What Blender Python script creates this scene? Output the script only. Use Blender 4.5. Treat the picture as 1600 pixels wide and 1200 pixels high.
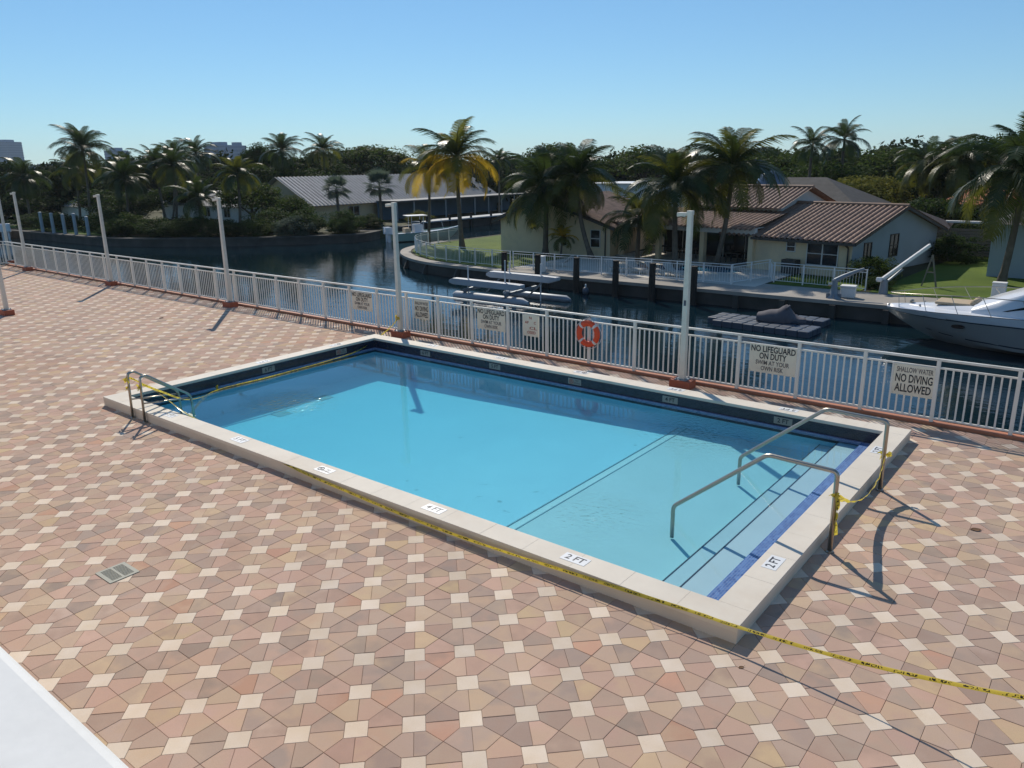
import bpy, math, random
import numpy as np
from mathutils import Vector, Matrix

S = bpy.context.scene
for o in list(bpy.data.objects):
    bpy.data.objects.remove(o)
C = S.collection
R = math.radians
PI = math.pi

# ------------------------------------------------------------------ camera, sky, sun, exposure
cam_d = bpy.data.cameras.new('camera')
cam = bpy.data.objects.new('camera', cam_d)
C.objects.link(cam)
S.camera = cam
cam_d.sensor_fit = 'HORIZONTAL'
cam_d.sensor_width = 36.0
cam_d.lens = 36.0 * 1208.4 / 1600.0
cam_d.clip_start = 0.05
cam_d.clip_end = 9000
ax_r = Vector((0.78297795, 0.62189692, -0.01377477))
ax_u = Vector((-0.1598337, 0.22253514, 0.96173349))
ax_f = Vector((-0.60116446, 0.75081445, -0.27364019))
cam.matrix_world = Matrix(((ax_r.x, ax_u.x, -ax_f.x, 0), (ax_r.y, ax_u.y, -ax_f.y, 0),
                           (ax_r.z, ax_u.z, -ax_f.z, 4.1), (0, 0, 0, 1)))

SUN_EL, SUN_AZ = 41.0, -51.0            # azimuth from +Y towards +X
W = bpy.data.worlds.new('World')
S.world = W
W.use_nodes = True
wn = W.node_tree
wn.nodes.clear()
w_out = wn.nodes.new('ShaderNodeOutputWorld')
w_bg = wn.nodes.new('ShaderNodeBackground')
sky = wn.nodes.new('ShaderNodeTexSky')
sky.sky_type = 'NISHITA'
sky.sun_disc = False
sky.sun_elevation = R(SUN_EL)
sky.sun_rotation = R(SUN_AZ)
sky.altitude = 0
sky.air_density = 1.0
sky.dust_density = 0.0
sky.ozone_density = 8.0
w_bg.inputs['Strength'].default_value = 0.14
w_tint = wn.nodes.new('ShaderNodeMix'); w_tint.data_type = 'RGBA'; w_tint.blend_type = 'MULTIPLY'; w_tint.inputs[0].default_value = 1.0
w_tint.inputs[7].default_value = (0.78, 1.0, 1.08, 1)
w_gam = wn.nodes.new('ShaderNodeGamma'); w_gam.inputs[1].default_value = 0.75
wn.links.new(sky.outputs[0], w_gam.inputs[0])
wn.links.new(w_gam.outputs[0], w_tint.inputs[6])
wn.links.new(w_tint.outputs[2], w_bg.inputs[0])
wn.links.new(w_bg.outputs[0], w_out.inputs[0])

sun_d = bpy.data.lights.new('sun', 'SUN')
sun_d.energy = 3.7
sun_d.angle = R(0.55)
sun_d.color = (1.0, 0.92, 0.80)
sun = bpy.data.objects.new('sun', sun_d)
C.objects.link(sun)
sd = Vector((math.sin(R(SUN_AZ)) * math.cos(R(SUN_EL)), math.cos(R(SUN_AZ)) * math.cos(R(SUN_EL)), math.sin(R(SUN_EL))))
sun.rotation_euler = sd.to_track_quat('Z', 'Y').to_euler()
sun.location = sd * 60

S.view_settings.view_transform = 'Standard'
S.view_settings.look = 'None'
S.view_settings.exposure = 0.13
S.view_settings.gamma = 1.0
S.view_settings.use_curve_mapping = False
S.render.engine = 'CYCLES'
S.cycles.max_bounces = 8
S.cycles.transparent_max_bounces = 16
S.cycles.caustics_reflective = False
S.cycles.caustics_refractive = False
S.cycles.use_denoising = True

# ------------------------------------------------------------------ helpers
def lin(r, g, b):
    f = lambda c: (c / 255 / 12.92) if c / 255 <= 0.04045 else ((c / 255 + 0.055) / 1.055) ** 2.4
    return (f(r), f(g), f(b))

class MB:
    """collects shapes; build() links them as ONE mesh object"""
    def __init__(s):
        s.v = []; s.f = []; s.uv = None
    def add(s, vs, fs):
        n = len(s.v); s.v += [tuple(p) for p in vs]; s.f += [tuple(i + n for i in f) for f in fs]
        return s
    def box(s, x0, x1, y0, y1, z0, z1):
        return s.add([(x0, y0, z0), (x1, y0, z0), (x1, y1, z0), (x0, y1, z0), (x0, y0, z1), (x1, y0, z1), (x1, y1, z1), (x0, y1, z1)],
                     [(3, 2, 1, 0), (4, 5, 6, 7), (0, 1, 5, 4), (1, 2, 6, 5), (2, 3, 7, 6), (3, 0, 4, 7)])
    def cbox(s, c, d, M=None):
        n = len(s.v)
        s.box(-d[0] / 2, d[0] / 2, -d[1] / 2, d[1] / 2, -d[2] / 2, d[2] / 2)
        for i in range(n, len(s.v)):
            p = Vector(s.v[i])
            if M is not None: p = M @ p
            s.v[i] = (p.x + c[0], p.y + c[1], p.z + c[2])
        return s
    def bar(s, a, b, w, h=None):
        a = Vector(a); b = Vector(b); d = b - a
        q = d.to_track_quat('X', 'Z').to_matrix()
        return s.cbox((a + b) / 2, (d.length, w, h or w), q)
    def poly(s, pts):
        return s.add(pts, [tuple(range(len(pts)))])
    def prism(s, pts, z0, z1):
        n = len(pts)
        return s.add([(x, y, z0) for x, y in pts] + [(x, y, z1) for x, y in pts],
                     [tuple(range(n - 1, -1, -1)), tuple(range(n, 2 * n))] + [(i, (i + 1) % n, n + (i + 1) % n, n + i) for i in range(n)])
    def tube(s, pts, r, n=8, closed=False, cap=True):
        pts = [Vector(p) for p in pts]; m = len(pts)
        rr = r if hasattr(r, '__len__') else [r] * m
        vs = []; prev = None
        for i in range(m):
            if closed: t = (pts[(i + 1) % m] - pts[i - 1])
            else: t = pts[min(i + 1, m - 1)] - pts[max(i - 1, 0)]
            t.normalize()
            if prev is None:
                u = t.orthogonal().normalized() if abs(t.z) > 0.99 else Vector((0, 0, 1)).cross(t).normalized()
            else:
                u = (prev - t * prev.dot(t)).normalized()
            prev = u; w = t.cross(u)
            for k in range(n):
                a = 2 * PI * k / n
                vs.append(pts[i] + (u * math.cos(a) + w * math.sin(a)) * rr[i])
        fs = []
        for i in range(m if closed else m - 1):
            j = (i + 1) % m
            for k in range(n):
                l = (k + 1) % n
                fs.append((i * n + k, i * n + l, j * n + l, j * n + k))
        if cap and not closed:
            fs.append(tuple(range(n - 1, -1, -1))); fs.append(tuple((m - 1) * n + k for k in range(n)))
        return s.add(vs, fs)
    def lathe(s, prof, c=(0, 0, 0), n=16):
        vs = []; m = len(prof)
        for r, z in prof:
            for k in range(n):
                a = 2 * PI * k / n; vs.append((c[0] + r * math.cos(a), c[1] + r * math.sin(a), c[2] + z))
        fs = [(i * n + k, i * n + (k + 1) % n, (i + 1) * n + (k + 1) % n, (i + 1) * n + k) for i in range(m - 1) for k in range(n)]
        fs.append(tuple(range(n - 1, -1, -1))); fs.append(tuple((m - 1) * n + k for k in range(n)))
        return s.add(vs, fs)
    def grid(s, P):
        """P[i][j] points"""
        m = len(P); n = len(P[0])
        return s.add([p for row in P for p in row], [(i * n + j, i * n + j + 1, (i + 1) * n + j + 1, (i + 1) * n + j) for i in range(m - 1) for j in range(n - 1)])
    def mesh(s, name):
        me = bpy.data.meshes.new(name); me.from_pydata(s.v, [], s.f); me.update(); return me
    def build(s, name, m, parent=None, smooth=False, bevel=0.0, seg=2):
        o = link(name, s.mesh(name), m, parent)
        if smooth: shade(o.data, smooth)
        if bevel:
            b = o.modifiers.new('bevel', 'BEVEL'); b.width = bevel; b.segments = seg; b.limit_method = 'ANGLE'; b.angle_limit = R(40)
        return o

def shade(me, ang=True):
    me.polygons.foreach_set('use_smooth', [True] * len(me.polygons))
    if ang is not True:
        try: me.set_sharp_from_angle(angle=R(ang))
        except Exception: pass

def link(name, me, m=None, parent=None):
    o = bpy.data.objects.new(name, me); C.objects.link(o)
    if m is not None and me is not None and len(me.materials) == 0: me.materials.append(m)
    if parent is not None: o.parent = parent
    return o

def tag(o, label, cat, group=None):
    o['label'] = label; o['category'] = cat
    if group: o['group'] = group
    return o

def thing(name, label, cat, loc=(0, 0, 0), rz=0, group=None):
    o = bpy.data.objects.new(name, None); C.objects.link(o)
    o.empty_display_size = 0.2; o.location = loc; o.rotation_euler = (0, 0, rz)
    return tag(o, label, cat, group)

def struct(o):
    o['kind'] = 'structure'; return o
def stuff(o):
    o['kind'] = 'stuff'; return o

def text(name, body, size, m, parent, loc, rot, sx=1.0, bold=0.0, ext=0.0008):
    c = bpy.data.curves.new(name, 'FONT'); c.body = body; c.size = size; c.align_x = 'CENTER'; c.align_y = 'CENTER'
    c.extrude = ext; c.offset = bold; c.resolution_u = 3
    c.materials.append(m)
    tmp = bpy.data.objects.new(name + '_tmp', c); C.objects.link(tmp)
    bpy.context.view_layer.update()
    me = bpy.data.meshes.new_from_object(tmp.evaluated_get(bpy.context.evaluated_depsgraph_get()))
    bpy.data.objects.remove(tmp); bpy.data.curves.remove(c); me.name = name
    o = bpy.data.objects.new(name, me); C.objects.link(o)
    o.location = loc; o.rotation_euler = rot; o.scale = (sx, 1, 1)
    if parent is not None: o.parent = parent
    return o

# ------------------------------------------------------------------ materials
class NT:
    def __init__(s, name):
        s.m = bpy.data.materials.new(name); s.m.use_nodes = True; s.t = s.m.node_tree; s.t.nodes.clear()
        s.out = s.n('OutputMaterial')
    def n(s, typ, **kw):
        nd = s.t.nodes.new('ShaderNode' + typ)
        for k, v in kw.items():
            if k.startswith('i_'): nd.inputs[k[2:].replace('_', ' ')].default_value = v
            else: setattr(nd, k, v)
        return nd
    def l(s, a, b): s.t.links.new(a, b)
    def math(s, op, a, b=None):
        nd = s.n('Math', operation=op)
        for i, x in enumerate((a, b)):
            if x is None: continue
            if isinstance(x, (int, float)): nd.inputs[i].default_value = x
            else: s.l(x, nd.inputs[i])
        return nd.outputs[0]
    def mix(s, fac, a, b, blend='MIX'):
        nd = s.n('Mix', data_type='RGBA', blend_type=blend)
        for i, x in ((0, fac), (6, a), (7, b)):
            if isinstance(x, (int, float)): nd.inputs[i].default_value = x
            elif isinstance(x, tuple): nd.inputs[i].default_value = (*x[:3], 1)
            else: s.l(x, nd.inputs[i])
        return nd.outputs[2]
    def coord(s, kind='Object', scale=None):
        o = s.n('TexCoord').outputs[kind]
        if scale is not None:
            mp = s.n('Mapping'); mp.inputs['Scale'].default_value = scale; s.l(o, mp.inputs[0]); o = mp.outputs[0]
        return o
    def wpos(s, scale=None):
        o = s.n('NewGeometry').outputs['Position']
        if scale is not None:
            mp = s.n('Mapping'); mp.inputs['Scale'].default_value = scale; s.l(o, mp.inputs[0]); o = mp.outputs[0]
        return o
    def noise(s, vec, scale, detail=4, rough=0.55):
        nd = s.n('TexNoise'); nd.inputs['Scale'].default_value = scale; nd.inputs['Detail'].default_value = detail; nd.inputs['Roughness'].default_value = rough
        s.l(vec, nd.inputs['Vector']); return nd.outputs[0]
    def ramp(s, fac, stops):
        nd = s.n('ValToRGB'); e = nd.color_ramp.elements
        while len(e) < len(stops): e.new(0.5)
        for i, (p, c) in enumerate(stops):
            e[i].position = p; e[i].color = (*c, 1) if isinstance(c, tuple) else (c, c, c, 1)
        s.l(fac, nd.inputs[0]); return nd.outputs[0]
    def bump(s, h, strength, dist=0.01):
        nd = s.n('Bump'); nd.inputs['Strength'].default_value = strength; nd.inputs['Distance'].default_value = dist
        s.l(h, nd.inputs['Height']); return nd.outputs[0]
    def pbr(s, col, rough=0.6, spec=0.4, metal=0.0, normal=None):
        b = s.n('BsdfPrincipled')
        if isinstance(col, tuple): b.inputs['Base Color'].default_value = (*col[:3], 1)
        else: s.l(col, b.inputs['Base Color'])
        if isinstance(rough, (int, float)): b.inputs['Roughness'].default_value = rough
        else: s.l(rough, b.inputs['Roughness'])
        b.inputs['Specular IOR Level'].default_value = spec; b.inputs['Metallic'].default_value = metal
        if normal is not None: s.l(normal, b.inputs['Normal'])
        return b.outputs[0]
    def done(s, sh):
        s.l(sh, s.out.inputs[0]); return s.m

def paint(name, col, rough=0.55, var=0.12, scale=3.0, spec=0.4, metal=0.0, grime=None, bump=0.15, world=False):
    """painted / plastered / stone surface: large soft variation, fine grain"""
    t = NT(name); v = t.wpos() if world else t.coord('Object')
    n1 = t.noise(v, scale, 5); n2 = t.noise(v, scale * 14, 3)
    c = t.mix(t.ramp(n1, [(0.3, 0.0), (0.7, 1.0)]), tuple(x * (1 - var) for x in col), tuple(min(1, x * (1 + var)) for x in col))
    if grime:
        c = t.mix(t.math('MULTIPLY', t.ramp(t.noise(v, scale * 0.6, 6, 0.7), [(0.5, 0.0), (0.75, 1.0)]), 0.6), c, grime)
    r = t.math('ADD', t.math('MULTIPLY', n2, 0.16), rough - 0.08)
    return t.done(t.pbr(c, r, spec, metal, t.bump(n2, bump, 0.004) if bump else None))

def leaf_mat(name, col, col2, trans=0.32, rough=0.7, spec=0.06):
    t = NT(name)
    oi = t.n('ObjectInfo')
    n = t.noise(t.wpos(), 0.8, 3)
    f = t.math('ADD', t.math('MULTIPLY', oi.outputs['Random'], 0.6), t.math('SUBTRACT', t.math('MULTIPLY', n, 1.2), 0.4))
    fc = t.n('Clamp'); t.l(f, fc.inputs[0])
    c = t.mix(fc.outputs[0], col, col2)
    p = t.pbr(c, rough, spec)
    tr = t.n('BsdfTranslucent'); t.l(t.mix(0.35, c, tuple(min(1, 2.4 * x) for x in col2)), tr.inputs[0])
    mx = t.n('MixShader'); mx.inputs[0].default_value = trans
    t.l(p, mx.inputs[1]); t.l(tr.outputs[0], mx.inputs[2])
    return t.done(mx.outputs[0])

M = {}
M['fence'] = paint('cream_fence_paint', (0.80, 0.75, 0.66), 0.4, 0.05, 2, grime=(0.4, 0.33, 0.24), bump=0)
M['lamp'] = paint('cream_pole_paint', (0.70, 0.64, 0.54), 0.45, 0.06, 3, grime=(0.42, 0.36, 0.28), bump=0.05)
M['terra'] = paint('terracotta_paint', (0.36, 0.10, 0.05), 0.7, 0.18, 4, grime=(0.24, 0.08, 0.05))
M['curb'] = paint('orange_curb_paint', (0.42, 0.17, 0.09), 0.7, 0.15, 2, grime=(0.3, 0.12, 0.07))
M['stone'] = paint('travertine_coping', (0.68, 0.61, 0.51), 0.7, 0.07, 1.6, grime=(0.58, 0.47, 0.36), bump=0.12, world=True)
M['wallrender'] = paint('cream_render', (0.62, 0.54, 0.44), 0.75, 0.07, 1.3, grime=(0.42, 0.34, 0.27), world=True)
M['white'] = paint('white_paint', (0.76, 0.745, 0.71), 0.6, 0.05, 2, spec=0.2, grime=(0.52, 0.51, 0.48))
M['whitesign'] = paint('sign_face', (0.80, 0.72, 0.56), 0.5, 0.06, 3, grime=(0.5, 0.45, 0.36), bump=0)
M['tileplaque'] = paint('tile_plaque', (0.30, 0.27, 0.235), 0.4, 0.08, 8, bump=0)
M['bunk'] = paint('bluish_grey_bunk', (0.46, 0.47, 0.49), 0.5, 0.1, 1)  # white bunks toned down to a bluish grey
M['hullgrey'] = paint('grey_hull_gelcoat', (0.33, 0.32, 0.30), 0.2, 0.03, 1, spec=0.6, bump=0)
M['plaque'] = paint('plaque_white', (0.78, 0.78, 0.77), 0.35, 0.03, 4, bump=0)
M['ink'] = paint('black_lettering', (0.012, 0.013, 0.02), 0.5, 0.1, 5, bump=0)
M['fadedink'] = paint('faded_lettering', (0.10, 0.085, 0.085), 0.6, 0.2, 9, bump=0)
M['redink'] = paint('faded_red_lettering', (0.42, 0.10, 0.06), 0.6, 0.2, 6, bump=0)
M['ring'] = paint('ring_orange', (0.72, 0.075, 0.02), 0.45, 0.08, 4, bump=0.05)
M['ringwhite'] = paint('ring_band_white', (0.68, 0.60, 0.56), 0.6, 0.05, 6)
M['steel'] = paint('stainless_steel', (0.40, 0.365, 0.31), 0.34, 0.05, 5, spec=0.5, metal=1.0, bump=0)
M['galv'] = paint('grey_metal', (0.22, 0.25, 0.28), 0.5, 0.1, 3, metal=0.4)
M['plastic'] = paint('grate_plastic', (0.33, 0.32, 0.26), 0.6, 0.08, 8)
M['dark'] = paint('painted_void_shade', (0.012, 0.014, 0.014), 0.8, 0.1, 3)  # near black standing for the shade inside a hollow
M['concrete'] = paint('dock_concrete', (0.32, 0.29, 0.25), 0.85, 0.16, 0.6, grime=(0.2, 0.18, 0.15), world=True)
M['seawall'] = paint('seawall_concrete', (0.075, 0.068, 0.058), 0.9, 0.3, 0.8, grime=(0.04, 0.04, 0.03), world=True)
M['patio'] = paint('patio_paving', (0.56, 0.52, 0.45), 0.8, 0.1, 0.7, world=True)
M['piling'] = paint('creosoted_wood', (0.035, 0.028, 0.022), 0.85, 0.25, 2)
M['dockwood'] = paint('dock_timber', (0.2, 0.17, 0.13), 0.85, 0.2, 2)
M['bluepost'] = paint('pale_grey_post', (0.30, 0.34, 0.37), 0.7, 0.1, 2)
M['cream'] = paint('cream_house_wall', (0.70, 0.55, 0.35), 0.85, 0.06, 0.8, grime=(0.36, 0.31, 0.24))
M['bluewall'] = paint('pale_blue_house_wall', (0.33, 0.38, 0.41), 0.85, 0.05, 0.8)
M['trim'] = paint('house_trim', (0.62, 0.60, 0.56), 0.6, 0.05, 2)
M['bronze'] = paint('dark_bronze_frame', (0.05, 0.045, 0.04), 0.5, 0.1, 3)
M['rooftile'] = paint('brown_roof_tile', (0.25, 0.148, 0.098), 0.65, 0.28, 1.6, grime=(0.16, 0.10, 0.08))
M['rooftilegrey'] = paint('grey_roof_tile', (0.30, 0.285, 0.27), 0.6, 0.12, 1.2, grime=(0.22, 0.2, 0.18))
M['roofdark'] = paint('dark_shingle', (0.055, 0.052, 0.05), 0.85, 0.25, 2)
M['roofred'] = paint('orange_roof_tile', (0.40, 0.15, 0.08), 0.75, 0.2, 1)
M['roofwhite'] = paint('white_flat_roof', (0.62, 0.64, 0.66), 0.7, 0.06, 0.5)
M['gel'] = paint('boat_gelcoat', (0.74, 0.75, 0.77), 0.18, 0.02, 1, spec=0.6, bump=0)
M['greenhull'] = paint('pale_green_gelcoat', (0.30, 0.46, 0.40), 0.22, 0.03, 1, spec=0.6, bump=0)
M['stripe'] = paint('dark_hull_stripe', (0.03, 0.035, 0.05), 0.3, 0.1, 3, bump=0)
M['cushion'] = paint('tan_sun_pad', (0.46, 0.36, 0.24), 0.8, 0.08, 6)
M['canvas'] = paint('grey_canvas_cover', (0.11, 0.10, 0.11), 0.85, 0.15, 6, bump=0.4)
M['floatblue'] = paint('blue_grey_float', (0.075, 0.09, 0.115), 0.45, 0.12, 2)
M['alu'] = paint('bright_aluminium', (0.66, 0.67, 0.68), 0.35, 0.05, 2, metal=0.3, bump=0)
M['trunk'] = paint('palm_trunk', (0.13, 0.105, 0.08), 0.9, 0.25, 3, bump=0.6)
M['bark'] = paint('tree_bark', (0.07, 0.055, 0.04), 0.9, 0.3, 3, bump=0.6)
M['boot'] = paint('green_crownshaft', (0.09, 0.14, 0.05), 0.5, 0.1, 3)
M['lounge'] = paint('chair_fabric', (0.42, 0.40, 0.36), 0.8, 0.1, 4)
M['terracottapot'] = paint('planter_render', (0.45, 0.42, 0.40), 0.8, 0.1, 2)
M['porchroof'] = paint('porch_roof_sheet', (0.11, 0.12, 0.13), 0.7, 0.1, 1)
M['dimwhite'] = paint('weathered_white_paint', (0.36, 0.38, 0.39), 0.7, 0.12, 1)
M['tower'] = paint('haze_blue_tower_wall', (0.17, 0.25, 0.36), 0.7, 0.06, 0.02)  # blue of distant haze is mixed into the wall colour
M['towerglass'] = paint('haze_blue_tower_glass', (0.10, 0.17, 0.27), 0.3, 0.1, 0.02, spec=0.6)  # same haze blue in the window bands
M['leaf'] = leaf_mat('leaf_dark', (0.012, 0.027, 0.007), (0.042, 0.07, 0.016))
M['leaf2'] = leaf_mat('leaf_mid', (0.022, 0.042, 0.009), (0.066, 0.095, 0.019))
M['leafy'] = leaf_mat('leaf_yellow_green', (0.07, 0.09, 0.016), (0.17, 0.16, 0.03))
M['frond'] = leaf_mat('frond_green', (0.015, 0.032, 0.008), (0.045, 0.068, 0.013), 0.3, 0.4, 0.32)
M['frondy'] = leaf_mat('frond_yellow', (0.26, 0.20, 0.02), (0.52, 0.29, 0.025), 0.5)
M['frondyg'] = leaf_mat('frond_yellow_green', (0.04, 0.058, 0.010), (0.12, 0.12, 0.016), 0.4, 0.4, 0.35)
M['fan'] = leaf_mat('fan_blue_green', (0.05, 0.075, 0.055), (0.10, 0.13, 0.09), 0.3)
M['fardark'] = leaf_mat('far_foliage', (0.010, 0.020, 0.007), (0.035, 0.052, 0.016), 0.2, 0.8, 0.04)

def glass_mat():
    t = NT('dark_window_glass')
    return t.done(t.pbr((0.012, 0.015, 0.018), 0.06, 0.5))
M['glass'] = glass_mat()
def skylight_mat():
    t = NT('dome_acrylic')
    return t.done(t.pbr((0.13, 0.16, 0.22), 0.2, 0.6))
M['acrylic'] = skylight_mat()

def paver_mat(name, src, plain=False):
    t = NT(name)
    if src == 'object':
        oi = t.n('ObjectInfo'); col = oi.outputs['Color']; rnd = oi.outputs['Alpha']
    else:
        at = t.n('Attribute', attribute_name='Col'); col = at.outputs['Color']; rnd = at.outputs['Alpha']
    pos = t.wpos()
    off = t.n('CombineXYZ'); t.l(t.math('MULTIPLY', rnd, 37.0), off.inputs[2])
    va = t.n('VectorMath', operation='ADD'); t.l(pos, va.inputs[0]); t.l(off.outputs[0], va.inputs[1])
    v = va.outputs[0]
    blend = t.noise(v, 4.0, 2)
    fine = t.noise(pos, 150, 2)
    stain = t.noise(pos, 0.55, 5, 0.6)
    if plain:
        c = t.mix(t.ramp(blend, [(0.3, 0.0), (0.7, 1.0)]), col, t.mix(1.0, col, (0.93, 0.90, 0.84), 'MULTIPLY'))
    else:
        # blended concrete: a second batch colour clouds part of each piece
        second = t.ramp(rnd, [(0.0, (0.34, 0.255, 0.205)), (0.3, (0.52, 0.355, 0.27)), (0.55, (0.55, 0.42, 0.28)), (0.8, (0.43, 0.335, 0.265)), (1.0, (0.55, 0.385, 0.295))])
        c = t.mix(t.math('MULTIPLY', t.ramp(blend, [(0.38, 0.0), (0.62, 1.0)]), 0.65), col, second)
    c = t.mix(t.math('MULTIPLY', t.ramp(fine, [(0.35, 1.0), (0.6, 0.0)]), 0.25), c, t.mix(1.0, c, (0.72, 0.70, 0.68), 'MULTIPLY'))
    c = t.mix(1.0, c, (1.065, 1.0, 0.985), 'MULTIPLY')
    c = t.mix(t.math('MULTIPLY', t.ramp(t.noise(pos, 1.1, 5, 0.7), [(0.66, 0.0), (0.8, 1.0)]), 0.3), c, (0.60, 0.57, 0.54))
    c = t.mix(t.math('MULTIPLY', t.ramp(t.noise(pos, 0.28, 4, 0.65), [(0.5, 0.0), (0.72, 1.0)]), 0.4), c, t.mix(1.0, c, (1.0, 0.86, 0.76), 'MULTIPLY'))
    c = t.mix(t.ramp(stain, [(0.35, 0.0), (0.75, 0.42)]), c, t.mix(1.0, c, (0.74, 0.73, 0.74), 'MULTIPLY'))
    return t.done(t.pbr(c, 0.85, 0.08, 0, t.bump(fine, 0.25, 0.002)))
M['paver_o'] = paver_mat('paver_blend', 'object'); M['paver_a'] = paver_mat('paver_blend_field', 'attr')
M['paverw_o'] = paver_mat('paver_light', 'object', True); M['paverw_a'] = paver_mat('paver_light_field', 'attr', True)
M['sand'] = paint('joint_sand', (0.24, 0.165, 0.115), 0.95, 0.25, 2, world=True)

def mosaic_mat(name, c1, c2, cm):
    t = NT(name)
    v = t.wpos()
    # pick the two axes that lie in the face: use x+y for horizontal, z for vertical walls, or x / y on treads
    sep = t.n('SeparateXYZ'); t.l(v, sep.inputs[0])
    nrm = t.n('SeparateXYZ'); t.l(t.n('NewGeometry').outputs['True Normal'], nrm.inputs[0])
    up = t.math('GREATER_THAN', t.math('ABSOLUTE', nrm.outputs[2]), 0.5)
    hor = t.math('ADD', sep.outputs[0], sep.outputs[1])
    a = t.n('CombineXYZ'); t.l(hor, a.inputs[0]); t.l(sep.outputs[2], a.inputs[1])
    b = t.n('CombineXYZ'); t.l(sep.outputs[1], b.inputs[0]); t.l(sep.outputs[0], b.inputs[1])
    mv = t.n('Mix', data_type='VECTOR'); t.l(up, mv.inputs[0]); t.l(a.outputs[0], mv.inputs[4]); t.l(b.outputs[0], mv.inputs[5])
    br = t.n('TexBrick', offset=0.5, squash=1.0)
    br.inputs['Scale'].default_value = 1.0; br.inputs['Brick Width'].default_value = 0.055; br.inputs['Row Height'].default_value = 0.027
    br.inputs['Mortar Size'].default_value = 0.0016; br.inputs['Mortar Smooth'].default_value = 0.2; br.inputs['Bias'].default_value = 0.0
    br.inputs['Color1'].default_value = (*c1, 1); br.inputs['Color2'].default_value = (*c2, 1); br.inputs['Mortar'].default_value = (*cm, 1)
    t.l(mv.outputs[1], br.inputs['Vector'])
    return t.done(t.pbr(br.outputs['Color'], 0.25, 0.5))
M['mosaic'] = mosaic_mat('blue_mosaic_tile', (0.045, 0.105, 0.30), (0.11, 0.22, 0.48), (0.34, 0.41, 0.50))
M['mosaicdark'] = mosaic_mat('navy_mosaic_tile', (0.011, 0.012, 0.026), (0.026, 0.027, 0.05), (0.065, 0.06, 0.065))
M['lip'] = mosaic_mat('sky_sheen_lip_tile', (0.16, 0.20, 0.36), (0.26, 0.31, 0.48), (0.4, 0.42, 0.5))  # paleness stands in for sky reflected on the wet lip

def plaster_mat():
    t = NT('pool_plaster')
    v = t.wpos()
    c = t.mix(t.ramp(t.noise(v, 0.9, 4), [(0.3, 0.0), (0.7, 1.0)]), (0.40, 0.70, 0.81), (0.44, 0.76, 0.86))
    sp = t.noise(v, 5.5, 2, 0.4)
    c = t.mix(t.math('MULTIPLY', t.ramp(sp, [(0.73, 0.0), (0.80, 1.0)]), 0.5), c, (0.08, 0.16, 0.2))
    return t.done(t.pbr(c, 0.7, 0.3))
M['plaster'] = plaster_mat()
M['shelf'] = paint('shallow_light_plaster', (0.52, 0.66, 0.68), 0.65, 0.05, 1.2, world=True)  # paler colour imitates light coming back through shallower water
M['steptile'] = paint('step_tile', (0.38, 0.54, 0.59), 0.5, 0.05, 1.5, world=True)

def pool_water_mat():
    t = NT('pool_water')
    v = t.wpos()
    # calm water with two wavelet patches where the inlets stir it
    n1 = t.noise(v, 2.2, 3); n2 = t.noise(v, 13, 2)
    def patch(x, y, r):
        d = t.n('VectorMath', operation='DISTANCE'); t.l(v, d.inputs[0]); d.inputs[1].default_value = (x, y, -0.07)
        return t.n('MapRange'), d.outputs['Value'], r
    patches = []
    for x, y, r in ((-4.6, 7.4, 1.1), (-4.9, 11.0, 1.5), (-11.6, 8.0, 1.3)):
        mr, d, rr = patch(x, y, r); t.l(d, mr.inputs[0]); mr.inputs[1].default_value = rr; mr.inputs[2].default_value = 0.1; mr.inputs[3].default_value = 0.0; mr.inputs[4].default_value = 1.0
        patches.append(mr.outputs[0])
    k = t.math('MAXIMUM', t.math('MAXIMUM', patches[0], patches[1]), patches[2])
    h = t.math('ADD', t.math('MULTIPLY', n1, 0.35), t.math('MULTIPLY', t.math('MULTIPLY', n2, t.math('ADD', t.math('MULTIPLY', k, 5.5), 0.08)), 1.0))
    nb = t.bump(h, 0.32, 0.02)
    lw = t.n('LayerWeight'); lw.inputs['Blend'].default_value = 0.5; t.l(nb, lw.inputs['Normal'])
    fres = t.math('ADD', t.math('MULTIPLY', t.math('POWER', lw.outputs['Facing'], 5.0), 0.98), 0.02)
    gl = t.n('BsdfGlossy'); gl.inputs['Roughness'].default_value = 0.015; t.l(nb, gl.inputs['Normal'])
    tr = t.n('BsdfTransparent'); tr.inputs[0].default_value = (0.97, 0.99, 1, 1)
    mx = t.n('MixShader'); t.l(fres, mx.inputs[0]); t.l(tr.outputs[0], mx.inputs[1]); t.l(gl.outputs[0], mx.inputs[2])
    va = t.n('VolumeAbsorption'); va.inputs['Color'].default_value = (0.03, 0.80, 0.925, 1); va.inputs['Density'].default_value = 0.70
    vs_ = t.n('VolumeScatter'); vs_.inputs['Color'].default_value = (0.25, 0.80, 1.0, 1); vs_.inputs['Density'].default_value = 0.18; vs_.inputs['Anisotropy'].default_value = 0.5
    ad = t.n('AddShader'); t.l(va.outputs[0], ad.inputs[0]); t.l(vs_.outputs[0], ad.inputs[1])
    t.l(ad.outputs[0], t.out.inputs['Volume'])
    return t.done(mx.outputs[0])
M['poolwater'] = pool_water_mat()

def canal_mat():
    t = NT('canal_water')
    v = t.wpos()
    n1 = t.noise(t.wpos((0.35, 0.8, 1)), 1.0, 3); n2 = t.noise(t.wpos((2.2, 4.6, 1)), 1.0, 3); n3 = t.noise(v, 0.05, 2)
    h = t.math('ADD', t.math('MULTIPLY', n1, 1.0), t.math('MULTIPLY', t.math('MULTIPLY', n2, n3), 1.1))
    sh = t.pbr((0.004, 0.016, 0.024), 0.03, 0.5, 0, t.bump(h, 0.12, 0.11))
    sh.node.inputs['IOR'].default_value = 1.33
    return t.done(sh)
M['canal'] = canal_mat()

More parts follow.
